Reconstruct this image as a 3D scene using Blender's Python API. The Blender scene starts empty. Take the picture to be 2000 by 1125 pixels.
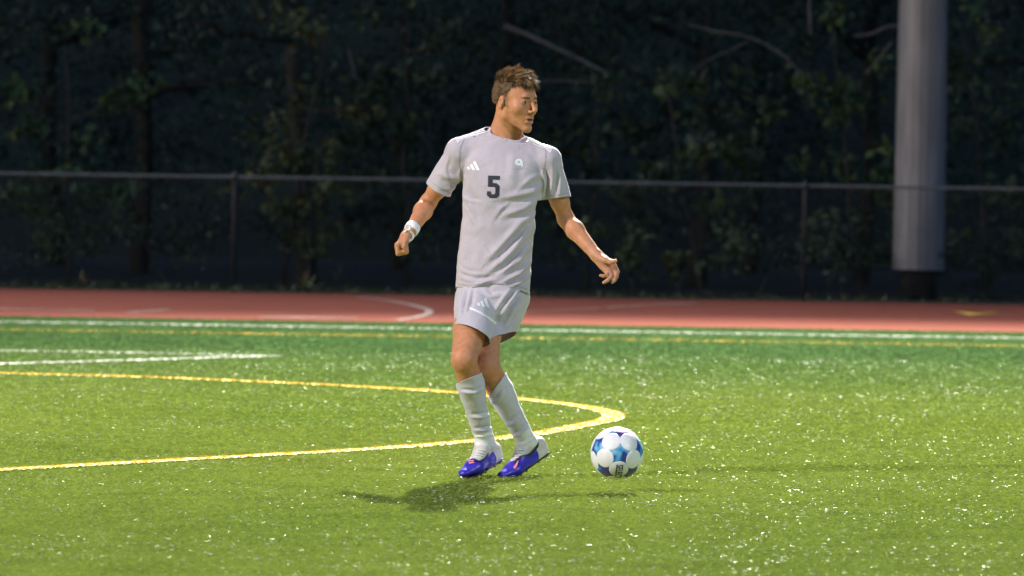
import bpy, bmesh, math, random
import numpy as np
from mathutils import Vector, Matrix, noise as mnoise
from mathutils.bvhtree import BVHTree
from mathutils.geometry import delaunay_2d_cdt

random.seed(7)
rng = np.random.default_rng(11)
scene = bpy.context.scene
COL = scene.collection
R = math.radians

# ------------------------------------------------------------------ camera
FPX = 11111.0                      # focal length in pixels of the 2000 px wide photograph (200 mm lens)
CAM_H = 1.33
PITCH = math.atan(232.0 / FPX)
ROLL = R(0.92)
cam_d = bpy.data.cameras.new('camera')
cam_d.lens = 200.0
cam_d.sensor_width = 36.0
cam_d.clip_start = 0.5
cam_d.clip_end = 2000
cam_d.dof.use_dof = True
cam_d.dof.focus_distance = 24.3
cam_d.dof.aperture_fstop = 5.0
cam = bpy.data.objects.new('camera', cam_d)
COL.objects.link(cam)
CR = Matrix.Rotation(math.pi / 2 - PITCH, 3, 'X') @ Matrix.Rotation(ROLL, 3, 'Z')
cam.matrix_world = Matrix.Translation((0, 0, CAM_H)) @ CR.to_4x4()
scene.camera = cam
CAMP = Vector((0, 0, CAM_H))


def ray(px, py):
    return CR @ Vector(((px - 1000) / FPX, -(py - 562.5) / FPX, -1.0))


def P(px, py, Y):
    d = ray(px, py)
    return CAMP + d * (Y / d.y)


def G(px, py, z=0.0):
    d = ray(px, py)
    return CAMP + d * ((z - CAM_H) / d.z)


# ------------------------------------------------------------------ world, sun, exposure
SUN_EL, SUN_AZ = R(9), R(58)      # dim evening light from the left of the camera
w = bpy.data.worlds.new('World')
scene.world = w
w.use_nodes = True
nt = w.node_tree
bg = nt.nodes['Background']
sky = nt.nodes.new('ShaderNodeTexSky')
sky.sky_type = 'NISHITA'
sky.sun_disc = False
sky.sun_elevation = SUN_EL
sky.ozone_density = 4.0
sky.sun_rotation = R(180 + 58)
nt.links.new(sky.outputs[0], bg.inputs[0])
bg.inputs[1].default_value = 0.10
sun_d = bpy.data.lights.new('sun', 'SUN')
sun_d.energy = 0.02
sun_d.angle = R(10)
sun_d.color = (1, .93, .85)
sun = bpy.data.objects.new('sun', sun_d)
COL.objects.link(sun)
sd = Vector((-math.sin(SUN_AZ) * math.cos(SUN_EL), -math.cos(SUN_AZ) * math.cos(SUN_EL), math.sin(SUN_EL)))
sun.rotation_euler = (-sd).to_track_quat('-Z', 'Y').to_euler()
vs = scene.view_settings
vs.view_transform = 'Standard'
vs.look = 'None'
vs.exposure = 0.0
vs.gamma = 1.0
vs.use_curve_mapping = False

# ------------------------------------------------------------------ helpers


def tag(o, label=None, cat=None, group=None, kind=None):
    if label: o['label'] = label
    if cat: o['category'] = cat
    if group: o['group'] = group
    if kind: o['kind'] = kind
    return o


def link(o, parent=None):
    COL.objects.link(o)
    if parent is not None:
        o.parent = parent
        o.matrix_parent_inverse = parent.matrix_basis.inverted()
    return o


def empty(name, loc=(0, 0, 0)):
    o = bpy.data.objects.new(name, None)
    o.location = loc
    o.empty_display_size = .1
    COL.objects.link(o)
    return o


def mesh_obj(name, verts, faces, mat=None, parent=None, smooth=True):
    me = bpy.data.meshes.new(name)
    me.from_pydata([tuple(v) for v in verts], [], [tuple(f) for f in faces])
    if smooth:
        me.polygons.foreach_set('use_smooth', [True] * len(me.polygons))
    if mat: me.materials.append(mat)
    me.update()
    return link(bpy.data.objects.new(name, me), parent)


def np_mesh(name, V, F, mat=None, parent=None, smooth=True):
    """fast mesh from numpy: V (n,3), F (m,k) all faces with k corners"""
    me = bpy.data.meshes.new(name)
    V = np.asarray(V, np.float32); F = np.asarray(F, np.int32)
    n, (m, k) = len(V), F.shape
    me.vertices.add(n); me.vertices.foreach_set('co', V.ravel())
    me.loops.add(m * k); me.loops.foreach_set('vertex_index', F.ravel())
    me.polygons.add(m)
    me.polygons.foreach_set('loop_start', np.arange(0, m * k, k, dtype=np.int32))
    me.polygons.foreach_set('loop_total', np.full(m, k, np.int32))
    me.polygons.foreach_set('use_smooth', np.full(m, smooth, bool))
    if mat: me.materials.append(mat)
    me.update(calc_edges=True)
    me.validate()
    return link(bpy.data.objects.new(name, me), parent)


def set_col(me, C, name='Col'):
    a = me.color_attributes.new(name, 'FLOAT_COLOR', 'POINT')
    C = np.asarray(C, np.float32)
    if C.shape[1] == 3: C = np.hstack([C, np.ones((len(C), 1), np.float32)])
    a.data.foreach_set('color', C.ravel())


def tube(pts, rad, n=8, cap=True):
    """tapered tube through pts; returns verts, faces"""
    pts = [Vector(p) for p in pts]
    V, Fc = [], []
    up = None
    for i, p in enumerate(pts):
        t = (pts[min(i + 1, len(pts) - 1)] - pts[max(i - 1, 0)]).normalized()
        if up is None:
            up = t.orthogonal().normalized()
        up = (up - t * up.dot(t)).normalized()
        s = t.cross(up)
        r = rad[i] if hasattr(rad, '__len__') else rad
        for k in range(n):
            a = 2 * math.pi * k / n
            V.append(p + (up * math.cos(a) + s * math.sin(a)) * r)
    for i in range(len(pts) - 1):
        for k in range(n):
            a, b = i * n + k, i * n + (k + 1) % n
            Fc.append((a, b, b + n, a + n))
    if cap:
        Fc.append(tuple(range(n - 1, -1, -1)))
        Fc.append(tuple(range((len(pts) - 1) * n, len(pts) * n)))
    return V, Fc


class MB:
    def __init__(self): self.v, self.f = [], []
    def add(self, v, f):
        o = len(self.v); self.v += list(v); self.f += [tuple(i + o for i in q) for q in f]
        return self
    def box(self, c, s, rot=None):
        c = Vector(c); v = []
        for x in (-1, 1):
            for y in (-1, 1):
                for z in (-1, 1):
                    q = Vector((x * s[0] / 2, y * s[1] / 2, z * s[2] / 2))
                    if rot: q = rot @ q
                    v.append(c + q)
        return self.add(v, [(0, 1, 3, 2), (4, 6, 7, 5), (0, 4, 5, 1), (2, 3, 7, 6), (0, 2, 6, 4), (1, 5, 7, 3)])
    def tube(self, *a, **k): return self.add(*tube(*a, **k))
    def build(self, name, mat, parent=None, smooth=True): return mesh_obj(name, self.v, self.f, mat, parent, smooth)


# ------------------------------------------------------------------ materials


def new_mat(name):
    m = bpy.data.materials.new(name); m.use_nodes = True
    return m, m.node_tree, m.node_tree.nodes['Principled BSDF']


def noisy(name, c1, c2, rough=.7, scale=8, detail=4, bump=0.0, bscale=None, metal=0, spec=.5, coords='Object', sheen=0, stretch=None):
    m, t, b = new_mat(name)
    tc = t.nodes.new('ShaderNodeTexCoord')
    src = tc.outputs[coords]
    if stretch:
        mp = t.nodes.new('ShaderNodeMapping'); mp.inputs['Scale'].default_value = stretch
        t.links.new(src, mp.inputs[0]); src = mp.outputs[0]
    n = t.nodes.new('ShaderNodeTexNoise')
    n.inputs['Scale'].default_value = scale; n.inputs['Detail'].default_value = detail
    t.links.new(src, n.inputs['Vector'])
    r = t.nodes.new('ShaderNodeValToRGB')
    r.color_ramp.elements[0].position = .3; r.color_ramp.elements[0].color = (*c1, 1)
    r.color_ramp.elements[1].position = .7; r.color_ramp.elements[1].color = (*c2, 1)
    t.links.new(n.outputs['Fac'], r.inputs[0]); t.links.new(r.outputs[0], b.inputs['Base Color'])
    b.inputs['Roughness'].default_value = rough; b.inputs['Metallic'].default_value = metal
    b.inputs['Specular IOR Level'].default_value = spec
    if sheen: b.inputs['Sheen Weight'].default_value = sheen
    if bump:
        n2 = t.nodes.new('ShaderNodeTexNoise'); n2.inputs['Scale'].default_value = bscale or scale * 4
        n2.inputs['Detail'].default_value = 5
        t.links.new(src, n2.inputs['Vector'])
        bp = t.nodes.new('ShaderNodeBump'); bp.inputs['Strength'].default_value = bump; bp.inputs['Distance'].default_value = .01
        t.links.new(n2.outputs['Fac'], bp.inputs['Height']); t.links.new(bp.outputs[0], b.inputs['Normal'])
    return m


def attr_mat(name, rough=.6, spec=.5, sss=0, trans=0, vary=0.0, vscale=40, bump=0, coat=0):
    """colour from the Col attribute, broken up by a fine noise"""
    m, t, b = new_mat(name)
    a = t.nodes.new('ShaderNodeAttribute'); a.attribute_name = 'Col'
    out = a.outputs['Color']
    tc = t.nodes.new('ShaderNodeTexCoord')
    n = t.nodes.new('ShaderNodeTexNoise'); n.inputs['Scale'].default_value = vscale; n.inputs['Detail'].default_value = 6
    t.links.new(tc.outputs['Object'], n.inputs['Vector'])
    if vary:
        mr = t.nodes.new('ShaderNodeMapRange')
        mr.inputs[1].default_value = .25; mr.inputs[2].default_value = .75
        mr.inputs[3].default_value = 1 - vary; mr.inputs[4].default_value = 1 + vary
        t.links.new(n.outputs['Fac'], mr.inputs[0])
        vm = t.nodes.new('ShaderNodeVectorMath'); vm.operation = 'SCALE'
        t.links.new(out, vm.inputs[0]); t.links.new(mr.outputs[0], vm.inputs['Scale'])
        out = vm.outputs[0]
    t.links.new(out, b.inputs['Base Color'])
    b.inputs['Roughness'].default_value = rough; b.inputs['Specular IOR Level'].default_value = spec
    if sss:
        b.inputs['Subsurface Weight'].default_value = sss
        b.inputs['Subsurface Radius'].default_value = (.012, .005, .003)
        b.inputs['Subsurface Scale'].default_value = 1.0
    if trans:
        tr = t.nodes.new('ShaderNodeBsdfTranslucent'); t.links.new(out, tr.inputs['Color'])
        ms = t.nodes.new('ShaderNodeMixShader'); ms.inputs[0].default_value = trans
        df = t.nodes.new('ShaderNodeBsdfDiffuse'); t.links.new(out, df.inputs['Color'])
        t.links.new(df.outputs[0], ms.inputs[1]); t.links.new(tr.outputs[0], ms.inputs[2])
        t.links.new(ms.outputs[0], t.nodes['Material Output'].inputs['Surface'])
    if bump:
        bp = t.nodes.new('ShaderNodeBump'); bp.inputs['Strength'].default_value = bump; bp.inputs['Distance'].default_value = .004
        t.links.new(n.outputs['Fac'], bp.inputs['Height']); t.links.new(bp.outputs[0], b.inputs['Normal'])
    return m


M = {}
M['turf_base'] = noisy('turf_base', (.072, .105, .013), (.105, .138, .016), 1.0, 30, 5, spec=0.0)
_t = M['turf_base'].node_tree; _b = _t.nodes['Principled BSDF']
_src = _b.inputs['Base Color'].links[0].from_socket
_tc = _t.nodes.new('ShaderNodeTexCoord'); _sp = _t.nodes.new('ShaderNodeSeparateXYZ'); _t.links.new(_tc.outputs['Object'], _sp.inputs[0])
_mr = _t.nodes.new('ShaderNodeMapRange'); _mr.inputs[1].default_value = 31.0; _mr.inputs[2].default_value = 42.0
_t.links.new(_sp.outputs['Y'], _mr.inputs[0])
_mx = _t.nodes.new('ShaderNodeMix'); _mx.data_type = 'RGBA'; _mx.inputs['B'].default_value = (.048, .088, .031, 1)   # less light on the far turf, put into its colour
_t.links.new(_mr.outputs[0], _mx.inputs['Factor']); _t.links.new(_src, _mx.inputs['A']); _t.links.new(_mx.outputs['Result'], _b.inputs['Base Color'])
M['fibre'] = attr_mat('turf_fibre', .6, .02, vary=.2, vscale=3, trans=.3)
M['glint'] = attr_mat('glint_fleck', .45, .8, vary=.1, vscale=3)
M['track'] = noisy('track_rubber', (.135, .046, .036), (.195, .066, .051), .9, 3.5, 8, .5, 300, spec=.03, stretch=(.25, 2.5, 1))
M['soil'] = noisy('forest_soil', (.012, .011, .008), (.03, .026, .018), .95, 2, 6, .6, 20)
M['white_line'] = noisy('white_line_paint', (.55, .55, .52), (.75, .75, .72), .7, 9, 5)
M['worn_line'] = noisy('worn_line_paint', (.17, .10, .09), (.36, .31, .29), .8, 3, 6)
M['yellow_line'] = noisy('yellow_line_paint', (.62, .42, .05), (.75, .52, .08), .7, 9, 5)
M['galv'] = noisy('galvanised_steel', (.24, .222, .24), (.40, .372, .395), .6, 2.5, 6, .1, 60, metal=.35, stretch=(3, 3, .5))
M['fence_steel'] = noisy('fence_steel', (.13, .14, .16), (.20, .21, .235), .7, 6, 4, spec=.2)
M['wire'] = noisy('fence_wire', (.03, .03, .035), (.06, .06, .065), .6, 6, 3, metal=.3)
M['concrete'] = noisy('old_concrete', (.008, .008, .008), (.016, .016, .016), .95, 6, 6, .3, 40)
M['bark'] = noisy('bark', (.03, .026, .022), (.09, .08, .07), .9, 6, 6, .6, 30, stretch=(1, 1, .3))
M['pale_bark'] = noisy('pale_bark', (.14, .12, .12), (.26, .23, .23), .9, 6, 6, .5, 30)
M['leaf'] = attr_mat('leaf', .5, .4, vary=.25, vscale=6)
M['skin'] = attr_mat('skin', .52, .3, sss=.12, vary=.15, vscale=45, bump=.05)
M['hair'] = attr_mat('hair', .6, .2, vary=.15, vscale=90)
M['eye'] = attr_mat('eye', .4, .15)


def cloth_mat(name, c1, c2, scale=420, bump=.25, sheen=.25):
    m, t, b = new_mat(name)
    tc = t.nodes.new('ShaderNodeTexCoord')
    n = t.nodes.new('ShaderNodeTexNoise'); n.inputs['Scale'].default_value = scale; n.inputs['Detail'].default_value = 3
    mp = t.nodes.new('ShaderNodeMapping'); mp.inputs['Scale'].default_value = (1, 1, .25)
    t.links.new(tc.outputs['Object'], mp.inputs[0]); t.links.new(mp.outputs[0], n.inputs['Vector'])
    n3 = t.nodes.new('ShaderNodeTexNoise'); n3.inputs['Scale'].default_value = 7; n3.inputs['Detail'].default_value = 4
    t.links.new(tc.outputs['Object'], n3.inputs['Vector'])
    mx = t.nodes.new('ShaderNodeMath'); mx.operation = 'ADD'
    t.links.new(n.outputs['Fac'], mx.inputs[0]); t.links.new(n3.outputs['Fac'], mx.inputs[1])
    mr = t.nodes.new('ShaderNodeMapRange'); mr.inputs[1].default_value = .7; mr.inputs[2].default_value = 1.3
    t.links.new(mx.outputs[0], mr.inputs[0])
    r = t.nodes.new('ShaderNodeMix'); r.data_type = 'RGBA'
    r.inputs['A'].default_value = (*c1, 1); r.inputs['B'].default_value = (*c2, 1)
    t.links.new(mr.outputs[0], r.inputs['Factor']); t.links.new(r.outputs['Result'], b.inputs['Base Color'])
    b.inputs['Roughness'].default_value = .85; b.inputs['Specular IOR Level'].default_value = .25
    b.inputs['Sheen Weight'].default_value = sheen
    bp = t.nodes.new('ShaderNodeBump'); bp.inputs['Strength'].default_value = bump; bp.inputs['Distance'].default_value = .002
    t.links.new(n.outputs['Fac'], bp.inputs['Height']); t.links.new(bp.outputs[0], b.inputs['Normal'])
    return m


M['shirt'] = cloth_mat('heather_grey_jersey', (.43, .375, .445), (.53, .465, .54))
M['shorts'] = cloth_mat('grey_shorts_cloth', (.45, .41, .47), (.55, .50, .565))
M['sock'] = cloth_mat('sock_knit', (.49, .455, .535), (.59, .55, .635), 500, .4)
M['white_sock'] = cloth_mat('white_sock_knit', (.66, .64, .66), (.76, .74, .76), 500, .4)
M['print_white'] = noisy('white_print', (.80, .78, .82), (.86, .84, .88), .6, 60, 2)
M['print_navy'] = noisy('navy_print', (.012, .014, .03), (.022, .024, .045), .6, 60, 2)
M['print_grey'] = noisy('grey_print', (.30, .28, .31), (.36, .34, .37), .6, 60, 2)
M['tape'] = cloth_mat('wrist_tape', (.70, .68, .72), (.80, .78, .82), 300, .3)
M['boot_blue'] = noisy('boot_blue', (.03, .02, .36), (.055, .035, .50), .35, 30, 3, .05, 200)
M['boot_cream'] = noisy('boot_cream', (.55, .50, .47), (.68, .62, .58), .5, 30, 3, .1, 200)
M['boot_black'] = noisy('boot_black', (.012, .012, .02), (.03, .03, .045), .5, 30, 3)
M['boot_pink'] = noisy('boot_pink', (.75, .22, .30), (.85, .32, .40), .45, 30, 3)
M['stud'] = noisy('boot_stud', (.05, .04, .12), (.4, .4, .45), .4, 60, 3)

# ------------------------------------------------------------------ ground, track, turf
Y_TRACK0, Y_TRACK1, Y_FENCE = 48.6, 59.6, 61.0


def sheet(name, x0, x1, y0, y1, z, mat, n=1):
    return mesh_obj(name, [(x0, y0, z), (x1, y0, z), (x1, y1, z), (x0, y1, z)], [(0, 1, 2, 3)], mat, smooth=False)


ground = tag(sheet('ground', -400, 400, -150, 600, -.03, M['soil']), kind='structure')
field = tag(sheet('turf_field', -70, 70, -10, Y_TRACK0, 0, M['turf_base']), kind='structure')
track = tag(sheet('running_track', -70, 70, Y_TRACK0 - .02, Y_TRACK1, -.006, M['track']), kind='structure')


hv, hf = [], []
for i in range(41):
    for j in range(9):
        yy = 84 + j * 14
        hv.append((-160 + i * 8, yy + 5 * math.sin(i * .5), -.2 + [0, 5, 10, 15, 19, 22, 24, 25, 25][j] * (1 + .15 * math.sin(i * .9 + j))))
for i in range(40):
    for j in range(8):
        a = i * 9 + j; hf.append((a, a + 9, a + 10, a + 1))
M['backdrop'] = noisy('dark_backdrop', (.008, .012, .008), (.03, .042, .022), .95, .6, 8, .8, 3)
backdrop = tag(mesh_obj('backdrop_slope', hv, hf, M['backdrop']), kind='structure')  # added dark slope that blocks the bright sky between the trees


def ribbon(name, pts, width, z, mat, parent):
    pts = [Vector((p[0], p[1], 0)) for p in pts]
    V, Fc = [], []
    for i, p in enumerate(pts):
        t = (pts[min(i + 1, len(pts) - 1)] - pts[max(i - 1, 0)]).normalized()
        nrm = Vector((-t.y, t.x, 0))
        wd = width[i] if hasattr(width, '__len__') else width
        V += [p + nrm * wd / 2 + Vector((0, 0, z)), p - nrm * wd / 2 + Vector((0, 0, z))]
    for i in range(len(pts) - 1):
        Fc.append((2 * i, 2 * i + 1, 2 * i + 3, 2 * i + 2))
    return mesh_obj(name, V, Fc, mat, parent, False)


def smooth_poly(pts, it=3):
    pts = [Vector(p) for p in pts]
    for _ in range(it):
        q = [pts[0]]
        for a, b in zip(pts[:-1], pts[1:]):
            q += [a * .75 + b * .25, a * .25 + b * .75]
        q.append(pts[-1]); pts = q
    return pts


def gpoly(px, it=0):
    g = [G(*p) for p in px]
    # carry each open end on beyond the picture's edge
    return smooth_poly(g, it) if it else g


def extend(pts, d0=0, d1=0):
    if d0: pts = [pts[0] + (pts[0] - pts[1]).normalized() * d0] + pts
    if d1: pts = pts + [pts[-1] + (pts[-1] - pts[-2]).normalized() * d1]
    return pts


lines = []
yel = gpoly([(0, 919), (250, 905), (500, 891), (700, 880), (900, 866), (1055, 848), (1130, 834), (1185, 823), (1203, 814),
             (1185, 804), (1130, 793), (1030, 782), (900, 768), (700, 756), (500, 746), (250, 736), (0, 730)], 2)
yel = extend(yel, 9, 10)
lines.append(('arc_line', yel, .125, 'yellow_line', (.58, .38, .02)))
wl1 = extend(gpoly([(0, 686), (250, 690), (540, 697)]), 12, 0)
wl2 = extend(gpoly([(0, 712), (270, 704.5), (540, 696.5)]), 12, 0)
lines.append(('box_line', wl1, .075, 'white_line', (.62, .62, .56)))
lines.append(('box_line', wl2, .09, 'white_line', (.62, .62, .56)))
ty = G(1000, 646).y
lines.append(('touch_line', [Vector((-40, ty, 0)), Vector((40, ty, 0))], .15, 'white_line', (.50, .52, .48)))
ty2 = G(1000, 661).y
lines.append(('side_line', [Vector((-40, ty2, 0)), Vector((40, ty2, 0))], .09, 'yellow_line', (.45, .30, .05)))
for nm, pts, wd, mt, c in lines:
    tag(ribbon(nm, pts, wd, .004, M[mt], field), kind='structure')

# markings on the track
TZ = -.002
def tline(px, wd, mat='worn_line', it=0):
    pts = [G(a, b, -.006) for a, b in px]
    if it: pts = smooth_poly(pts, it)
    o = ribbon('lane_line', [(p.x, p.y) for p in pts], wd, TZ, M[mat], track)
    o['kind'] = 'structure'
tline([(-60, 603), (60, 604.5), (185, 606.5)], .16)
tline([(250, 611), (330, 605)], .07)
tline([(505, 619), (700, 621.5)], .17)
tline([(700, 581), (780, 590), (832, 603), (842, 610), (826, 618), (775, 626)], .07, it=3)
tline([(1000, 611), (1175, 602.5)], .06)
tline([(1185, 601.5), (1262, 595.5)], .06)
tline([(1268, 595.6), (1360, 593)], .12)
tline([(840, 622), (1000, 620)], .05)
tri = [G(a, b, -.006) for a, b in [(1862, 609), (1905, 612.5), (1895, 615.5), (1960, 609.5)]]
o = mesh_obj('track_mark', [(p.x, p.y, TZ) for p in [tri[0], tri[2], tri[3], tri[1]]], [(0, 1, 2), (0, 2, 3)], M['yellow_line'], track, False)
o['kind'] = 'structure'


# turf fibres: single tapered blades, coloured by the line they stand in
def seg_dist(x, y, pts):
    d = np.full(x.shape, 1e9, np.float32)
    for a, b in zip(pts[:-1], pts[1:]):
        ax, ay, bx, by = a.x, a.y, b.x, b.y
        L2 = (bx - ax) ** 2 + (by - ay) ** 2 + 1e-12
        t = np.clip(((x - ax) * (bx - ax) + (y - ay) * (by - ay)) / L2, 0, 1)
        d = np.minimum(d, np.hypot(x - ax - t * (bx - ax), y - ay - t * (by - ay)))
    return d


def wave_noise(x, y, s, seed):
    r = np.random.default_rng(seed); out = 0
    for k in range(7):
        a = r.uniform(0, 2 * np.pi); f = s * r.uniform(.6, 1.8); p = r.uniform(0, 6.28)
        out = out + np.sin((x * np.cos(a) + y * np.sin(a)) * f + p + 1.5 * np.sin(x * f * .6 + p * 2))
    return out / 7


def fibres(N, y0, y1, fall=1.5):
    yy = np.linspace(y0, y1, 2000)
    cdf = np.cumsum((yy * .25 + 3.5) * yy ** -fall); cdf = (cdf - cdf[0]) / (cdf[-1] - cdf[0])
    y = np.interp(rng.random(N), cdf, yy)
    x = (rng.random(N) - .5) * (y * .25 + 3.5)
    return x, y


x, y = fibres(1180000, 16.5, Y_TRACK0 + .03)
N = len(x)
far = np.clip((y - 24) / 24, 0, 1)
h = rng.uniform(.006, .012, N) * (1 + .8 * far)
wd = rng.uniform(.0022, .0042, N) * (1 + .5 * far)
az = rng.uniform(0, np.pi, N); laz = rng.uniform(0, 2 * np.pi, N); lean = np.abs(rng.normal(.45, .35, N)) * h
dx, dy = np.cos(az) * wd / 2, np.sin(az) * wd / 2
base = np.stack([x, y, np.zeros(N)], 1)
flat_ = rng.random(N) < .7                       # most of the pile is brushed over along the pitch
run = np.where(rng.random(N) < .75, 1, -1) * rng.uniform(.006, .022, N) * (1 + far)
V = np.empty((N, 3, 3), np.float32)
V[:, 0] = base + np.stack([-dx, -dy, 0 * dx], 1)
V[:, 1] = base + np.stack([dx, dy, 0 * dx], 1)
V[:, 2] = base + np.stack([np.cos(laz) * lean, np.sin(laz) * lean, h], 1)
zl = rng.uniform(.002, .006, N)
V[flat_, 0] = (base + np.stack([-run * .5, -wd * .3, zl], 1))[flat_]
V[flat_, 1] = (base + np.stack([-run * .4, wd * .3, zl + wd * .9], 1))[flat_]
V[flat_, 2] = (base + np.stack([run * .5, rng.normal(0, .006, N), zl + h * rng.uniform(.2, .9, N)], 1))[flat_]
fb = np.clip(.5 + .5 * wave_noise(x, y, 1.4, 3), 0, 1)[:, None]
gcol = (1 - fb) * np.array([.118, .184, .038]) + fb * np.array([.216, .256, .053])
side = np.clip((y - 31) / 11, 0, 1)[:, None]            # far turf darker and bluer: its dimmer light is put into the colour
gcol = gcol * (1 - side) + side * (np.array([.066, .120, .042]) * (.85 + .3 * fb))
gcol = gcol * rng.uniform(.75, 1.25, N)[:, None]
dry = rng.random(N) < .025
gcol[dry] = gcol[dry] * .4 + np.array([.17, .18, .07])
for nm, pts, lw, mt, c in lines:
    d = seg_dist(x, y, pts) + rng.normal(0, .006, N)
    m_ = d < lw / 2
    gcol[m_] = np.array(c) * rng.uniform(.8, 1.15, N)[m_][:, None]
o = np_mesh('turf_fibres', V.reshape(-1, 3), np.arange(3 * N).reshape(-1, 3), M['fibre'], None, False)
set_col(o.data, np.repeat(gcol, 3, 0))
tag(o, 'short green artificial grass fibres of the pitch', 'turf', kind='stuff')

# glossy flecks on the pile; their pale colour paints in lamp glints
x, y = fibres(58000, 16.5, 40.5, 1.5); N = len(x)
keep = wave_noise(x, y, 2.2, 9) + rng.normal(0, .35, N) > -.05
x, y = x[keep], y[keep]; N = len(x)
ln = (rng.gamma(2.2, .0027, N) + .0032) * (1 + .3 * np.clip((y - 24) / 20, 0, 1))
th = rng.uniform(.0017, .0041, N)
az = rng.normal(.15, .35, N)
z = rng.uniform(.008, .013, N) * (1 + .6 * np.clip((y - 24) / 24, 0, 1))
ca, sa = np.cos(az) * ln / 2, np.sin(az) * ln / 2
c0 = np.stack([x, y, z], 1)
V = np.empty((N, 4, 3), np.float32)
tilt = rng.uniform(.06, .8, N) * th
V[:, 0] = c0 + np.stack([-ca, -sa, -tilt / 2], 1)
V[:, 1] = c0 + np.stack([ca, sa, -tilt / 2 + rng.normal(0, .001, N)], 1)
V[:, 2] = c0 + np.stack([ca * .8, sa * .8 + th * .5, tilt / 2], 1)
V[:, 3] = c0 + np.stack([-ca * .7, -sa * .7 + th * .5, tilt / 2], 1)
o = np_mesh('glint_flecks', V.reshape(-1, 3), np.arange(4 * N).reshape(-1, 4), M['glint'], None, False)
br = rng.beta(1.5, 1.5, N)[:, None]
set_col(o.data, np.repeat(np.array([.22, .27, .03]) * (1 - br) + br * np.array([.50, .53, .42]), 4, 0))
tag(o, 'glossy flecks whose pale colour paints glints over the green turf', 'turf', kind='stuff')


# ------------------------------------------------------------------ floodlights
def floodlight_pole(name, label, base, height, foot, target, power, cone, blend, color, aim_heads, foot_z=0.33, lights=True):
    """steel pole slipped over a concrete stub, crossarms with lamp heads; the lamps' light sits in the heads"""
    root = empty(name, base)
    bx, by, _ = base
    zs = [foot_z, 2, 6, 12, 18, height]
    r0 = foot
    V, Fc = tube([(bx, by, z) for z in zs], [r0 * (1 - .62 * (z - foot_z) / height) for z in zs], 20)
    mesh_obj('pole', V, Fc, M['galv'], root, False)
    V, Fc = tube([(bx, by, -.05), (bx, by, foot_z + .15)], [r0 * .72, r0 * .70], 24)
    mesh_obj('concrete_stub', V, Fc, M['concrete'], root)
    mb = MB(); mb.box((bx, by + .02, 3.6), (.02, .02, 6.2)); 
    tx, ty, tz = target
    ang = math.atan2(ty - by, tx - bx)
    side = Vector((-math.sin(ang), math.cos(ang), 0)); fwd = Vector((math.cos(ang), math.sin(ang), 0))
    for k in range(3):
        zc = height - .4 - k * .9
        arm = MB(); arm.tube([Vector((bx, by, zc)) + fwd * .28 - side * 1.7, Vector((bx, by, zc)) + fwd * .28 + side * 1.7], .05, 8)
        arm.tube([Vector((bx, by, zc)), Vector((bx, by, zc)) + fwd * .3], .05, 8)
        arm.build('crossarm', M['galv'], root)
        for j in range(4):
            c = Vector((bx, by, zc)) + fwd * .5 + side * (-1.4 + j * .93333)
            dirv = (Vector(target) - c).normalized()
            pts = [c - dirv * .30, c - dirv * .22, c - dirv * .1, c + dirv * .12]
            V, Fc = tube(pts, [.05, .16, .26, .30], 16)
            hd = mesh_obj('lamp_head', V, Fc, M['galv'], root)
            V, Fc = tube([c + dirv * .121, c + dirv * .126], [.28, .28], 16)
            mesh_obj('lens', V, Fc, M['lens'], hd)
    ld = bpy.data.lights.new('floodlight', 'SPOT')
    ld.energy = power; ld.spot_size = R(cone); ld.spot_blend = blend; ld.color = color
    ld.shadow_soft_size = aim_heads
    lo = bpy.data.objects.new('floodlight', ld)
    lo.location = Vector((bx, by, height - 1.2)) + fwd * 1.7
    lo.rotation_euler = (Vector(target) - lo.location).to_track_quat('-Z', 'Y').to_euler()
    link(lo, root)
    tag(root, label, 'light pole')
    return root


m, t, b = new_mat('lit_lens')
b.inputs['Base Color'].default_value = (.9, .9, .85, 1)
b.inputs['Emission Color'].default_value = (1, .95, .85, 1)
b.inputs['Emission Strength'].default_value = 4.0
M['lens'] = m

pb = P(1794, 528, 62.4)
floodlight_pole('floodlight_pole', 'thick grey steel floodlight pole standing just behind the chain link fence',
                (pb.x, 62.4, 0), 27.5, .285, (3.5, 32, 0), 440000, 66, 1.0, (1.0, .97, .84), .45, foot_z=.30)
floodlight_pole('floodlight_pole', 'floodlight pole on the near touchline lighting the front of the grey shirt',
                (-37, 1.0, 0), 27.5, .285, (0, 26, 0), 106000, 52, 1.0, (1.0, .93, .90), 1.4)
floodlight_pole('floodlight_pole', 'floodlight pole on the near touchline shining across the pitch from beyond the ball',
                (34, -6.0, 0), 27.5, .285, (0, 26, 0), 40000, 52, 1.0, (.80, .90, 1.0), 1.4)
floodlight_pole('floodlight_pole', 'floodlight pole far along the chain link fence shining down the red track',
                (-42, 62.4, 0), 27.5, .285, (2, 46, 0), 240000, 40, 1.0, (1.0, .96, .90), 1.0)

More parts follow.
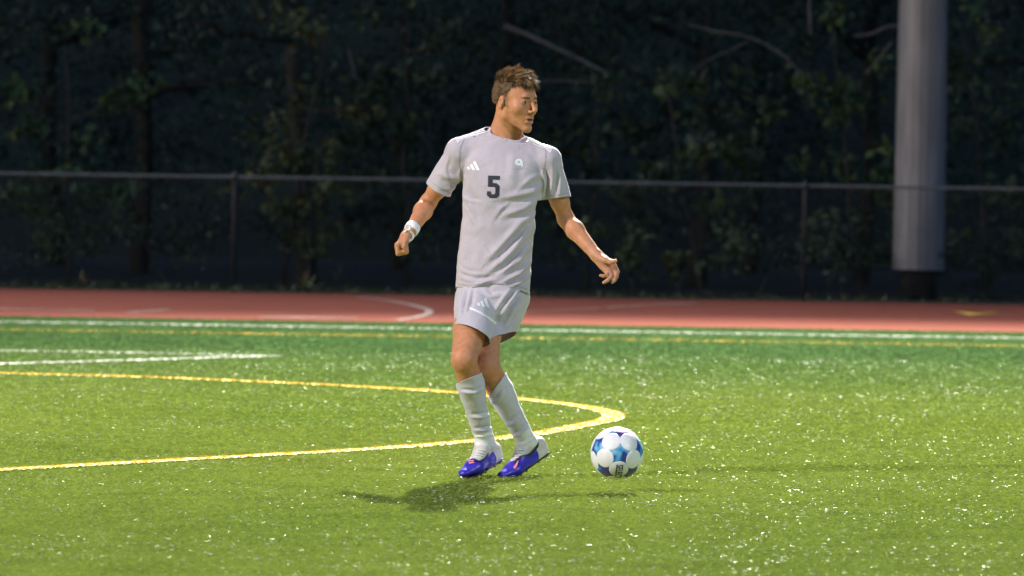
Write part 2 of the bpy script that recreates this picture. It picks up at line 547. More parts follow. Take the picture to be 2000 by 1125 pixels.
# ------------------------------------------------------------------ fence
fence = empty('chain_link_fence', (0, Y_FENCE, 0))
tag(fence, 'low chain link fence with steel top rail behind the running track', 'fence')
FZ = 1.20
FX0, FX1 = -22.0, 22.0
V, Fc = tube([(FX0, Y_FENCE, FZ), (-6, Y_FENCE, FZ - .005), (0, Y_FENCE, FZ), (6, Y_FENCE, FZ + .004), (FX1, Y_FENCE, FZ)], .016, 10)
mesh_obj('top_rail', V, Fc, M['fence_steel'], fence)
px0 = P(1016, 360, Y_FENCE).x
for k in range(-8, 9):
    xx = px0 + 3.06 * k
    if FX0 < xx < FX1:
        V, Fc = tube([(xx, Y_FENCE + .035, -.05), (xx, Y_FENCE + .035, FZ + .02), (xx, Y_FENCE + .035, FZ + .045), (xx, Y_FENCE + .035, FZ + .06)], [.026, .026, .02, .005], 10)
        mesh_obj('post', V, Fc, M['wire'], fence)
        V, Fc = tube([(xx - .03, Y_FENCE + .017, FZ), (xx + .03, Y_FENCE + .017, FZ)], .034, 10)
        mesh_obj('rail_clamp', V, Fc, M['wire'], fence)
V, Fc = [], []
pit = .06
nx = int((FX1 - FX0) / pit); nz = int((FZ - .02) / (pit / 2))
wv, wf = [], []
rr = .0030
for i in range(nx):
    xx = FX0 + i * pit
    off = len(wv)
    for j in range(nz + 1):
        zz = .03 + j * pit / 2
        xo = xx + (pit * .52 if j % 2 else 0)
        yo = Y_FENCE - .028 + (.003 if j % 2 else -.003)
        wv += [(xo - rr, yo, zz), (xo + rr, yo, zz + rr), (xo, yo + rr * 1.6, zz)]
    for j in range(nz):
        a = off + 3 * j
        for k in range(3):
            wf.append((a + k, a + (k + 1) % 3, a + 3 + (k + 1) % 3, a + 3 + k))
o = np_mesh('chain_mesh', np.array(wv), np.array(wf), M['wire'], fence, True)
o['kind'] = 'stuff'
V, Fc = tube([(FX0, Y_FENCE - .03, .05), (FX1, Y_FENCE - .03, .05)], .004, 5)
mesh_obj('bottom_wire', V, Fc, M['wire'], fence)


# ------------------------------------------------------------------ trees and plants
def leaf_cloud(centres, per, spread, size, c1, c2, seed):
    r = np.random.default_rng(seed)
    C = np.repeat(np.array(centres, float), per, 0)
    n = len(C)
    p = C + r.normal(0, 1, (n, 3)) * np.array(spread)
    p[:, 2] = np.maximum(p[:, 2], .06 + r.random(n) * .1)
    d1 = r.normal(0, 1, (n, 3)); d1[:, 2] -= .3; d1 /= np.linalg.norm(d1, axis=1)[:, None]
    d2 = np.cross(d1, r.normal(0, 1, (n, 3))); d2 /= np.linalg.norm(d2, axis=1)[:, None]
    s = size * r.uniform(.55, 1.3, n)[:, None]
    nrm = np.cross(d1, d2)
    V = np.empty((n, 4, 3))
    V[:, 0] = p - d1 * s * .5
    V[:, 1] = p + d2 * s * .3 + nrm * s * .08
    V[:, 2] = p + d1 * s * .55
    V[:, 3] = p - d2 * s * .3 + nrm * s * .08
    clump = np.repeat(r.uniform(.55, 1.25, len(centres)), per)[:, None]
    mixf = np.clip(np.repeat(r.random(len(centres)), per) * .6 + r.random(n) * .4, 0, 1)[:, None]
    col = (np.array(c1) * (1 - mixf) + np.array(c2) * mixf) * clump * r.uniform(.7, 1.3, n)[:, None]
    return V.reshape(-1, 3), np.arange(4 * n).reshape(-1, 4), np.repeat(col, 4, 0)


def wob(a, b, n, amp, r):
    a, b = Vector(a), Vector(b)
    return [a.lerp(b, i / n) + Vector((r.uniform(-1, 1), r.uniform(-1, 1), r.uniform(-.5, .5))) * (amp if 0 < i < n else 0) for i in range(n + 1)]


def tree(name, label, cat, base, height, crown_z, crown_r, nclump, per, leaf, c1, c2, seed, group, trunk_r=.12, bark='bark', nlimb=7):
    r = random.Random(seed)
    bx, by = base
    root = empty(name, (bx, by, 0))
    top = Vector((bx + r.uniform(-.5, .5), by + r.uniform(-.4, .4), height * .92))
    tp = wob((bx, by, -.05), top, 7, height * .012, r)
    trunk = mesh_obj('trunk', *tube(tp, [trunk_r * (1 - .8 * i / 7) for i in range(8)], 10), M[bark], root)
    cents = []
    for k in range(nlimb):
        f = r.uniform(.12, .85)
        i = min(int(f * 7), 6)
        s = tp[i].lerp(tp[i + 1], f * 7 - i)
        a = r.uniform(0, 6.283)
        L = crown_r * r.uniform(.7, 1.1)
        e = s + Vector((math.cos(a) * L, math.sin(a) * L, r.uniform(-.1, .6) * L))
        e.z = max(e.z, .4)
        lp = wob(s, e, 5, L * .07, r)
        rr0 = trunk_r * (1 - .8 * f) * .6
        mesh_obj('limb', *tube(lp, [rr0 * (1 - .8 * q / 5) + .006 for q in range(6)], 7), M[bark], trunk)
        cents += [lp[3], lp[4], lp[5]]
    while len(cents) < nclump:
        a = r.uniform(0, 6.283); q = crown_r * math.sqrt(r.random())
        zz = r.uniform(crown_z, height)
        env = math.sin(math.pi * min(max((zz - crown_z) / (height - crown_z + .01), .08), .92)) ** .5
        cents.append(Vector((bx + math.cos(a) * q * env, by + math.sin(a) * q * env, zz)))
    V, Fc, C = leaf_cloud([tuple(c) for c in cents], per, (crown_r * .13, crown_r * .13, crown_r * .10), leaf, c1, c2, seed)
    cr = np_mesh('crown', V, Fc, M['leaf'], root, False)
    set_col(cr.data, C)
    cr['kind'] = 'stuff'
    tag(root, label, cat, group)
    return root


DK1, DK2 = (.030, .054, .042), (.062, .104, .074)
GR1, GR2 = (.05, .085, .035), (.11, .16, .065)
YG1, YG2 = (.07, .09, .03), (.19, .19, .06)
tall = [(-7.2, 67, 11), (-4.6, 70, 12), (-2.4, 66.5, 10), (-.2, 71, 12), (2.2, 68, 11), (4.4, 72, 12), (6.6, 67, 10.5), (8.6, 71, 12), (-9.4, 71, 12),
        (-12, 68, 12), (-14.5, 70, 12), (-17.5, 68, 11), (11, 68, 12), (13.8, 70, 12), (16.5, 67, 11), (-11.5, 76, 13), (12, 77, 13), (-6, 75, 13), (-1.5, 76, 13), (3.2, 77, 13), (7.4, 76, 13)]
for i, (xx, yy, hh) in enumerate(tall):
    tree('broadleaf_tree', 'tall dark broadleaf tree in the night wood behind the fence', 'tree', (xx, yy), hh, .6, 2.4, 120, 80, .105,
         DK1, DK2, 100 + i, 'trees of the dark wood behind the fence', .13, 'bark', 9)
sap = [((602, 460), 63.6, 1.7, .55, 'leafy pale green shrub pressed against the back of the fence', GR1, YG2, .11, 26),
       ((140, 150), 63.4, 2.9, .75, 'sapling with bright green leaves above the fence rail', GR1, (.07, .14, .06), .14, 26),
       ((560, 110), 64.0, 3.4, .8, 'sapling with a few yellow leaves above the fence rail', DK1, YG2, .12, 26),
       ((1380, 230), 63.5, 2.6, .8, 'sapling with green leaf clusters beside the bare curved branch', DK1, GR2, .14, 30),
       ((1690, 210), 63.6, 3.2, .8, 'green sapling growing against the left of the steel pole', GR1, GR2, .13, 30),
       ((1940, 250), 63.4, 3.2, .8, 'dark sapling growing to the right of the steel pole', DK1, GR2, .12, 34),
       ((800, 120), 64.2, 3.6, .9, 'dim green sapling behind the footballer, left of his head', DK1, GR1, .13, 34),
       ((1150, 300), 64.4, 2.6, .8, 'dim green sapling behind the arm held out over the ball', DK1, GR1, .13, 30)]
for i, ((ax, ay), yy, hh, cr, lab, c1, c2, lf, ncl) in enumerate(sap):
    q = P(ax, ay, yy)
    tree('sapling', lab, 'sapling', (q.x, yy), hh, .35, cr, ncl, 26, lf, c1, c2, 300 + i, None, .035, 'bark', 5)
bush = [(1240, 62.6, .75, .45, 'small leafy bush at the fence foot beyond the ball', GR1, GR2), (1325, 62.2, .45, .22, 'small upright weed bush between the ball and the steel pole', GR1, YG2),
        (1480, 62.8, .8, .7, 'low spreading bush behind the fence left of the steel pole', DK1, GR2), (1650, 62.9, .75, .55, 'low dark bush crowding the steel pole foot', DK1, GR1),
        (1880, 62.7, .8, .6, 'low bush behind the fence right of the steel pole', DK1, GR1), (330, 62.8, .8, .7, 'low dark bush behind the fence near the spiky weed', DK1, GR1),
        (60, 62.8, 1.0, .7, 'dark bush behind the far left end of the fence rail', DK1, GR1)]
for i, (ax, yy, hh, cr, lab, c1, c2) in enumerate(bush):
    tree('bush', lab, 'bush', (P(ax, 560, yy).x, yy), hh, .1, cr, 16, 24, .085, c1, c2, 400 + i, None, .014, 'bark', 4)

# bare limbs that catch the light
bare = [([(985, 50), (1040, 72), (1110, 105), (1190, 145)], .034, .016, 64.6, 'pale dead trunk leaning through the wood above the footballer'),
        ([(1345, 48), (1400, 62), (1455, 68), (1505, 90), (1545, 120), (1575, 160), (1590, 210)], .009, .014, 63.8, 'bare arching branch left of the steel pole'),
        ([(1582, -20), (1580, 25), (1584, 68)], .018, .012, 63.9, 'short pale bare stem hanging from above'),
        ([(1668, 70), (1700, 68), (1735, 50), (1760, 52)], .010, .016, 63.4, 'thin bare twig touching the steel pole'),
        ([(1690, 145), (1715, 115), (1742, 82)], .008, .014, 63.4, 'thin bare twig rising towards the steel pole'),
        ([(1460, 80), (1425, 100), (1385, 115), (1350, 140)], .009, .004, 63.85, 'thin side twig under the arching branch'),
        ([(1060, 158), (1110, 158), (1165, 163)], .010, .008, 64.4, 'thin level twig beside the footballer\'s head'),
        ([(680, 95), (688, 125), (694, 155)], .010, .006, 64.0, 'thin upright bare stem high in the left wood')]
for pts, r0, r1, yy, lab in bare:
    wp = smooth_poly([P(a, b_, yy) for a, b_ in pts], 2)
    n = len(wp)
    o = mesh_obj('bare_branch', *tube(wp, [r0 + (r1 - r0) * i / (n - 1) for i in range(n)], 8), M['pale_bark'])
    tag(o, lab, 'branch')


# weeds at the foot of the fence
def blade_tuft(name, base, n, length, width, seed, c1, c2, parent=None, spread=1.0, lean=None):
    r = random.Random(seed)
    V, Fc, C = [], [], []
    for k in range(n):
        a = r.uniform(0, 6.283); el = r.uniform(.35, 1.35)
        d = Vector((math.cos(a) * math.cos(el) * spread, math.sin(a) * math.cos(el) * spread, math.sin(el)))
        if lean: d = (d + Vector(lean)).normalized()
        L = length * r.uniform(.5, 1.1)
        s = d.cross(Vector((0, 0, 1)))
        s = s.normalized() if s.length > 1e-3 else Vector((1, 0, 0))
        o_ = len(V); w_ = width * r.uniform(.6, 1.2)
        col = [c1[q] + (c2[q] - c1[q]) * r.random() for q in range(3)]
        for i in range(4):
            f = i / 3
            p = Vector(base) + d * L * f + Vector((0, 0, -.35 * L * f * f))
            p.z = max(p.z, 0)
            V += [p + s * w_ * (1 - f) * .5, p - s * w_ * (1 - f) * .5 + Vector((0, 0, .001))]
            C += [col, col]
        for i in range(3):
            Fc.append((o_ + 2 * i, o_ + 2 * i + 1, o_ + 2 * i + 3, o_ + 2 * i + 2))
    return V, Fc, C


for (ax, ay), n, L, wdt, lab, c2, ln in [((598, 570), 26, .42, .03, 'spiky pale weed sprawling at the fence foot below the shrub', (.22, .20, .09), (-.3, 0, 0)),
                                     ((157, 566), 14, .34, .03, 'dry upright weed at the fence foot in the left grass', (.20, .15, .06), (.2, 0, .3)),
                                     ((1648, 590), 8, .12, .03, 'tiny bright weed at the edge of the red track', (.16, .18, .05), None),
                                     ((655, 520), 8, .3, .02, 'pale upright weed stem just right of the leafy shrub', (.22, .22, .14), (0, 0, 1))]:
    g_ = P(ax, ay, 60.6)
    V, Fc, C = blade_tuft('weed', (g_.x, 60.6 if ay > 540 else 61.4, 0.0 if ay > 540 else .1), n, L, wdt, ax, (.05, .06, .02), c2, lean=ln)
    o = mesh_obj('weed', V, Fc, M['leaf'], None, False); set_col(o.data, C); tag(o, lab, 'weed')
V, Fc, C = [], [], []
for k in range(2300):
    xx = random.uniform(-14, 14); yy = random.uniform(Y_TRACK1 + .05, 61.6)
    dens = .5 - xx * .08
    if random.random() > dens + .25: continue
    v, f, c = blade_tuft('g', (xx, yy, -.02), 7, .10 + .08 * random.random(), .016, k, (.025, .045, .012), (.075, .10, .03), spread=1.0)
    o_ = len(V); V += v; C += c; Fc += [tuple(i + o_ for i in q) for q in f]
o = np_mesh('verge_grass', np.array([tuple(v) for v in V]), np.array(Fc), M['leaf'], None, False); set_col(o.data, C)
tag(o, 'rough grass verge between the red track and the fence', 'grass', kind='stuff')


# ------------------------------------------------------------------ signed-distance modelling
class Field:
    def __init__(s, lo, hi, vox):
        s.lo = np.array(lo, float)
        n = np.ceil((np.array(hi) - s.lo) / vox).astype(int) + 1
        s.ax = [(s.lo[i] + np.arange(n[i]) * vox).astype(np.float32) for i in range(3)]
        s.vox = vox
        s.d = np.full(n, 1.0, np.float32)

    def _win(s, lo, hi):
        sl = []
        for i in range(3):
            a = int(np.searchsorted(s.ax[i], lo[i])); b_ = int(np.searchsorted(s.ax[i], hi[i]))
            sl.append(slice(max(a, 0), max(b_, a + 1)))
        Xg = s.ax[0][sl[0]][:, None, None]; Yg = s.ax[1][sl[1]][None, :, None]; Zg = s.ax[2][sl[2]][None, None, :]
        return tuple(sl), Xg, Yg, Zg

    def _comb(s, sl, b_, k, op):
        a = s.d[sl]
        if op == 'add':
            hh = np.clip(.5 + .5 * (b_ - a) / k, 0, 1); s.d[sl] = b_ + (a - b_) * hh - k * hh * (1 - hh)
        else:
            nb = -b_
            hh = np.clip(.5 - .5 * (nb - a) / k, 0, 1); s.d[sl] = nb + (a - nb) * hh + k * hh * (1 - hh)

    def cone(s, a, b_, ra, rb, k=.01, op='add', flat=None):
        """round cone a->b; flat=(axis vector, factor) squashes the section along that axis"""
        a = Vector(a); b_ = Vector(b_)
        m_ = max(ra, rb) * 1.5 + k * 2 + .02
        lo = [min(a[i], b_[i]) - m_ for i in range(3)]; hi = [max(a[i], b_[i]) + m_ for i in range(3)]
        sl, X, Y, Z = s._win(lo, hi)
        if 0 in s.d[sl].shape: return
        ab = b_ - a; L2 = max(ab.length_squared, 1e-10)
        px, py, pz = X - a.x, Y - a.y, Z - a.z
        t = np.clip((px * ab.x + py * ab.y + pz * ab.z) / L2, 0, 1)
        qx, qy, qz = px - t * ab.x, py - t * ab.y, pz - t * ab.z
        q2 = qx * qx + qy * qy + qz * qz
        if flat:
            u = Vector(flat[0]).normalized()
            du = qx * u.x + qy * u.y + qz * u.z
            q2 = q2 + du * du * (1 / flat[1] ** 2 - 1)
        r = ra + (rb - ra) * t
        dd = np.sqrt(q2) - r
        if flat: dd = dd * min(1.0, flat[1] * 1.1)
        s._comb(sl, dd, k, op)

    def ell(s, c, rad, rot=None, k=.01, op='add', p=2.0):
        """ellipsoid (superellipsoid for p>2) at c; rot columns are its axes"""
        c = Vector(c); m_ = max(rad) * 1.25 + 2 * k + .015
        sl, X, Y, Z = s._win([c[i] - m_ for i in range(3)], [c[i] + m_ for i in range(3)])
        if 0 in s.d[sl].shape: return
        px, py, pz = X - c.x, Y - c.y, Z - c.z
        if rot is None: rot = Matrix.Identity(3)
        ax = [rot.col[i] for i in range(3)]
        q = [np.abs(px * ax[i].x + py * ax[i].y + pz * ax[i].z) / rad[i] for i in range(3)]
        nn = (q[0] ** p + q[1] ** p + q[2] ** p) ** (1 / p)
        g_ = np.sqrt(sum((q[i] / rad[i]) ** 2 for i in range(3))) + 1e-6
        dd = nn * (nn - 1) / g_ if p == 2.0 else (nn - 1) * min(rad)
        s._comb(sl, dd, k, op)

    def stack(s, secs, k=.02, yaw=0.0, p=2.3):
        """upright body of elliptical sections: (x, y, z, half_width, half_depth)"""
        S = np.array(sorted(secs, key=lambda q: q[2]), float)
        m_ = .06
        lo = [(S[:, 0] - S[:, 3]).min() - m_, (S[:, 1] - S[:, 4]).min() - m_, S[0, 2]]
        hi = [(S[:, 0] + S[:, 3]).max() + m_, (S[:, 1] + S[:, 4]).max() + m_, S[-1, 2]]
        sl, X, Y, Z = s._win(lo, hi)
        zz = Z.ravel()

        def ip(c):
            # smooth interpolation
            tt = np.interp(zz, S[:, 2], np.arange(len(S)))
            v = np.interp(tt, np.arange(len(S)), S[:, c])
            kk = np.ones(9) / 9
            vp = np.pad(v, 4, mode='edge')
            return np.convolve(vp, kk, 'valid')[None, None, :].astype(np.float32)
        cx, cy, hw, hd = ip(0), ip(1), ip(3), ip(4)
        c_, s_ = math.cos(yaw), math.sin(yaw)
        ux = ((X - cx) * c_ + (Y - cy) * s_) / hw
        uy = (-(X - cx) * s_ + (Y - cy) * c_) / hd
        nn = (np.abs(ux) ** p + np.abs(uy) ** p) ** (1 / p)
        dd = (nn - 1) * np.minimum(hw, hd)
        zc = np.maximum(S[0, 2] + .004 - Z, Z - S[-1, 2] + .004)
        dd = np.maximum(dd, zc)
        s._comb(sl, dd, k, 'add')

    def plane_cut(s, c, n, lo, hi, k=.004):
        """remove what lies on the side n points to, inside the box lo..hi"""
        sl, X, Y, Z = s._win(lo, hi)
        c = Vector(c); n = Vector(n).normalized()
        dd = -((X - c.x) * n.x + (Y - c.y) * n.y + (Z - c.z) * n.z)
        s._comb(sl, dd, k, 'sub')

    def mesh(s):
        d = s.d; ins = d < 0
        nx, ny, nz = d.shape
        cnt = np.zeros((nx - 1, ny - 1, nz - 1), np.uint8)
        for i in (0, 1):
            for j in (0, 1):
                for k in (0, 1):
                    cnt += ins[i:nx - 1 + i, j:ny - 1 + j, k:nz - 1 + k]
        act = (cnt > 0) & (cnt < 8)
        idx = np.argwhere(act)
        vid = np.full(act.shape, -1, np.int32); vid[act] = np.arange(len(idx))
        pos = np.zeros((len(idx), 3), np.float64); num = np.zeros(len(idx))
        cor = [(i, j, k) for i in (0, 1) for j in (0, 1) for k in (0, 1)]
        for a in cor:
            for ax in range(3):
                if a[ax]: continue
                b_ = list(a); b_[ax] = 1
                va = d[idx[:, 0] + a[0], idx[:, 1] + a[1], idx[:, 2] + a[2]]
                vb = d[idx[:, 0] + b_[0], idx[:, 1] + b_[1], idx[:, 2] + b_[2]]
                mk = (va < 0) != (vb < 0)
                t = np.where(mk, va / np.where(mk, va - vb, 1), 0)
                p_ = np.tile(np.array(a, float), (len(idx), 1)); p_[:, ax] += t
                pos[mk] += p_[mk]; num[mk] += 1
        pos /= num[:, None]
        V = (idx + pos) * s.vox + s.lo
        F = []
        for ax in range(3):
            sa = [slice(None)] * 3; sb = [slice(None)] * 3
            sa[ax] = slice(0, -1); sb[ax] = slice(1, None)
            e = ins[tuple(sa)] != ins[tuple(sb)]
            E = np.argwhere(e)
            o1, o2 = (ax + 1) % 3, (ax + 2) % 3
            lim = np.array(act.shape)
            okm = (E[:, o1] > 0) & (E[:, o2] > 0) & (E[:, o1] < lim[o1]) & (E[:, o2] < lim[o2])
            E = E[okm]
            if not len(E): continue
            q = []
            for (u, v) in ((-1, -1), (0, -1), (0, 0), (-1, 0)):
                c = E.copy(); c[:, o1] += u; c[:, o2] += v
                q.append(vid[c[:, 0], c[:, 1], c[:, 2]])
            q = np.stack(q, 1)
            inside_first = ins[E[:, 0], E[:, 1], E[:, 2]]
            q[~inside_first] = q[~inside_first][:, ::-1]
            F.append(q)
        return V, np.concatenate(F)


def vnormals(V, F):
    n = np.cross(V[F[:, 2]] - V[F[:, 0]], V[F[:, 3]] - V[F[:, 1]])
    N = np.zeros_like(V)
    for i in range(4): np.add.at(N, F[:, i], n)
    return N / (np.linalg.norm(N, axis=1)[:, None] + 1e-12)


def relax(V, F, it=2, lam=.5):
    for _ in range(it):
        S = np.zeros_like(V); C = np.zeros(len(V))
        for i in range(4):
            j = (i + 1) % 4
            np.add.at(S, F[:, i], V[F[:, j]]); np.add.at(C, F[:, i], 1)
            np.add.at(S, F[:, j], V[F[:, i]]); np.add.at(C, F[:, j], 1)
        V = V * (1 - lam) + lam * S / np.maximum(C, 1)[:, None]
    return V


def trim(V, F, h, n):
    """keep faces with a vertex where h<0, pull the others onto the cut plane of normal n"""
    keep = (h[F] < 0).any(1)
    F = F[keep]
    mv = np.zeros(len(V), bool); mv[F.ravel()] = True
    mv &= h > 0
    V = V.copy(); V[mv] -= h[mv][:, None] * n[None]
    return compact(V, F)


def compact(V, F):
    used = np.zeros(len(V), bool); used[F.ravel()] = True
    mp = np.cumsum(used) - 1
    return V[used], mp[F]


def pixel_of(V):
    """world points -> photo pixels"""
    Q = (np.asarray(V) - np.array(CAMP)) @ np.array(CR)
    return 1000 + FPX * Q[:, 0] / -Q[:, 2], 562.5 - FPX * Q[:, 1] / -Q[:, 2]


def poly_dist(px, py, pts):
    """signed distance (right of the travel direction positive) and parameter to a pixel polyline"""
    best = np.full(px.shape, 1e9); sg = np.zeros(px.shape); tt = np.zeros(px.shape)
    n = len(pts) - 1
    for i, (a, b_) in enumerate(zip(pts[:-1], pts[1:])):
        ex, ey = b_[0] - a[0], b_[1] - a[1]; L2 = ex * ex + ey * ey
        tr = ((px - a[0]) * ex + (py - a[1]) * ey) / L2
        t = np.clip(tr, 0, 1)
        qx, qy = px - a[0] - t * ex, py - a[1] - t * ey
        dd = np.hypot(qx, qy); mk = dd < best
        best[mk] = dd[mk]; sg[mk] = np.sign(ex * qy - ey * qx)[mk]; tt[mk] = ((i + t) / n)[mk]
    return best, sg, tt


def fold(V, N, curves, facing=-1):
    """cloth folds: ridge on one side of each curve, valley on the other"""
    px, py = pixel_of(V)
    D = np.zeros(len(V))
    for pts, amp, wdt in curves:
        d, sg, t = poly_dist(px, py, pts)
        s_ = d * sg / wdt
        env = np.sin(np.pi * np.clip(t, .02, .98)) ** .6
        D += 1.5 * amp * env * (np.exp(-(s_ - .5) ** 2 * 2.2) - .9 * np.exp(-(s_ + .6) ** 2 * 2.2))
    fw = np.clip(N[:, 1] * facing + .35, 0, 1)
    return V + N * (D * fw)[:, None]


def crumple(V, N, amp, sc, seed):
    o_ = Vector((seed * 13.7, seed * 5.1, seed))
    D = np.array([mnoise.noise(Vector(v) * sc + o_) for v in V])
    return V + N * (D * amp)[:, None]


def solid(o, th):
    m_ = o.modifiers.new('thickness', 'SOLIDIFY'); m_.thickness = th; m_.offset = -1
    return o


# ------------------------------------------------------------------ the player
Y0 = 24.60
def J(px, py, dy): return P(px, py, Y0 + dy)
PXM = Y0 / FPX            # metres per photo pixel at the player

J_ = {
    'neck': J(986, 270, .02), 'head': J(1003, 202, -.01),
    'rsho': J(898, 304, .02), 'relb': J(836, 396, .13), 'rwri': J(803, 450, -.04),
    'lsho': J(1066, 314, .01), 'lelb': J(1105, 428, .07), 'lwri': J(1165, 499, -.05),
    'rhip': J(932, 580, 0), 'rkne': J(906, 703, -.31), 'rank': J(947, 862, -.08),
    'lhip': J(948, 585, .07), 'lkne': J(951, 717, -.20), 'lank': J(1029, 862, -.01),
    'pel': J(963, 575, .02), 'chest': J(982, 345, .02), 'belly': J(970, 470, .02),
}
B = Field((-.62, 24.0, -.01), (.56, 24.98, 1.85), .0032)
# trunk (kept inside the kit)
B.stack([(*J(960, 606, .03), .07, .07), (*J(963, 570, .02), .135, .10), (*J(970, 480, .02), .125, .092), (*J(977, 420, .02), .13, .098),
         (*J(982, 350, .02), .145, .10), (*J(983, 305, .02), .14, .08), (*J(985, 285, .02), .09, .06)], .02)
B.cone(J(955, 280, .02), J(900, 308, .02), .032, .036, .02)
B.cone(J(1015, 285, .02), J(1062, 316, .01), .032, .036, .02)
# neck
B.cone(J(988, 285, .02), J(994, 215, .01), .060, .056, .02)
B.cone(J(978, 222, -.035), J(988, 276, -.022), .012, .012, .014)
B.cone(J(965, 268, .02), J(985, 235, .02), .036, .03, .03)
B.cone(J(1010, 275, .02), J(998, 240, .02), .03, .03, .03)
# arms
def arm(sh, el, wr, k=.018):
    el, wr, sh = J_[el], J_[wr], J_[sh]
    B.cone(sh, el, .042, .034, k)
    B.cone(sh.lerp(el, .5), sh.lerp(el, .7), .040, .040, .02)
    B.cone(el, el.lerp(wr, .3), .034, .0385, .02)
    B.cone(el.lerp(wr, .3), wr, .0385, .0255, .02)
arm('rsho', 'relb', 'rwri'); arm('lsho', 'lelb', 'lwri')
# right hand: closed fist, thumb towards the camera
rw = J_['rwri']
pal_r = Matrix((( J(778, 483, -.05) - rw).normalized(), Vector((0, -1, 0)), Vector((0, 0, 1)))).transposed()
ax0 = pal_r.col[0]; ax2 = ax0.cross(Vector((0, -1, 0))).normalized(); ax1 = ax2.cross(ax0).normalized()
PR = Matrix((ax0, ax1, ax2)).transposed()
B.cone(rw, J(794, 462, -.045), .027, .028, .012)
B.ell(J(787, 472, -.05), (.043, .040, .021), PR, .012, p=2.6)
for k in range(4):
    dy = -.082 + .0205 * k
    sx, sy = -1.2 * abs(k - 1), .8 * k
    a_, b_, c_, d_ = J(776 + sx * .3, 478 + sy, dy), J(780 + sx, 493 + sy, dy), J(794 + sx, 491 + sy, dy), J(794, 480, dy)
    B.cone(a_, b_, .0115, .0105, .005); B.cone(b_, c_, .0105, .0095, .004); B.cone(c_, d_, .0095, .008, .004)
B.cone(J(796, 459, -.075), J(792, 470, -.10), .015, .0125, .010)
B.cone(J(792, 470, -.10), J(789, 482, -.104), .0115, .0105, .004)
B.cone(J(789, 482, -.104), J(793, 488, -.102), .0105, .0085, .003)
# left hand: open and relaxed, palm to the camera, fingers trailing down
B.cone(J_['lwri'], J(1176, 509, -.055), .0265, .026, .012)
dl = (J(1200, 526, -.06) - J(1168, 502, -.05)).normalized()
l1 = Vector((0, -1, 0)); l2 = dl.cross(l1).normalized(); l1 = l2.cross(dl)
wide = (l2 * .8 + l1 * .55).normalized(); thn = dl.cross(wide).normalized(); wide = thn.cross(dl)
PL = Matrix((dl, wide, thn)).transposed()
B.ell(J(1185, 517, -.06), (.042, .034, .016), PL, .012, p=2.6)
B.cone(J(1170, 507, -.055), J(1189, 533, -.085), .016, .013, .012)
fing = [[(1200, 519, -.045), (1206, 531, -.065), (1204, 541, -.085), (1200, 546, -.09)],
        [(1198, 525, -.055), (1203, 538, -.085), (1200, 547, -.105), (1196, 551, -.108)],
        [(1194, 530, -.065), (1193, 541, -.105), (1186, 548, -.12), (1179, 552, -.122)],
        [(1188, 532, -.078), (1185, 538, -.11), (1179, 539, -.12), (1173, 538, -.122)]]
for q, f in enumerate(fing):
    pts = [J(*p) for p in f]; r0 = [.0105, .0108, .0102, .009][q]
    for i in range(3): B.cone(pts[i], pts[i + 1], r0 * (1 - .09 * i), r0 * (.91 - .09 * i), .0045)
B.cone(J(1170, 502, -.07), J(1182, 508, -.09), .0165, .0145, .010)
B.cone(J(1182, 508, -.09), J(1193, 512, -.10), .013, .0115, .005)
B.cone(J(1193, 512, -.10), J(1202, 510, -.105), .0112, .009, .004)
# legs
def leg(hip, kn, an):
    hip, kn, an = J_[hip], J_[kn], J_[an]
    th_ = 1.0 if kn.y < Y0 - .25 else .86
    B.cone(hip, hip.lerp(kn, .5), .080 * th_, .073 * th_, .02)
    B.cone(hip.lerp(kn, .5), kn, .073 * th_, .054, .02)
    fwdk = Vector((-.15, -1, .1)).normalized()
    B.ell(kn + fwdk * .016 + Vector((0, 0, .008)), (.036, .034, .042), None, .02)
    B.cone(kn, kn.lerp(an, .30), .050, .046, .02)
    back = Vector((.25, 1, 0)).normalized()
    B.cone(kn.lerp(an, .12) + back * .012, kn.lerp(an, .42) + back * .012, .042, .042, .025)
    B.cone(kn.lerp(an, .3), an, .045, .030, .02)
    B.cone(kn.lerp(an, .05) - back * .02, kn.lerp(an, .12) - back * .022, .026, .018, .02)
leg('rhip', 'rkne', 'rank'); leg('lhip', 'lkne', 'lank')
FOOT = {'r': dict(heel=J(967, 890, -.01), ball=J(926, 912, -.19), toe=J(908, 923, -.235), an=J_['rank']),
        'l': dict(heel=J(1056, 879, .05), ball=J(1003, 917, -.075), toe=J(984, 926.5, -.115), an=J_['lank'])}
for f in FOOT.values():
    B.cone(f['an'], f['heel'], .030, .024, .02); B.cone(f['an'], f['ball'], .030, .022, .02); B.cone(f['ball'], f['toe'], .022, .015, .015)

# head in its own frame: x' his left, y' forward, z' up
PSI = R(49)
fw = Vector((math.sin(PSI), -math.cos(PSI), -.07)).normalized()
lf = Vector((0, 0, 1)).cross(fw).normalized(); up = fw.cross(lf) * -1
up = lf.cross(fw) * -1 if lf.cross(fw).z < 0 else lf.cross(fw)
HR = Matrix((lf, fw, up)).transposed()
HS = 1.075
H0 = J_['head']
def hp(x, y, z): return H0 + HR @ (Vector((x, y, z)) * HS)
def hell(c, r, k=.01, op='add', rx=0, p=2.0):
    rot = HR if not rx else HR @ Matrix.Rotation(rx, 3, 'X')
    B.ell(hp(*c), [q * HS for q in r], rot, k, op, p)
def hcone(a, b_, ra, rb, k=.008, op='add'): B.cone(hp(*a), hp(*b_), ra * HS, rb * HS, k, op)
hell((0, -.004, .043), (.072, .089, .079), .015)
hell((0, .034, .005), (.059, .058, .092), .02, p=2.2)
for sx in (-1, 1):
    hcone((sx * .045, .006, -.045), (sx * .010, .078, -.096), .016, .012, .020)
    hcone((sx * .050, .010, -.01), (sx * .048, .008, -.048), .016, .013, .02)
    hell((sx * .042, .062, -.014), (.022, .02, .020), .03)
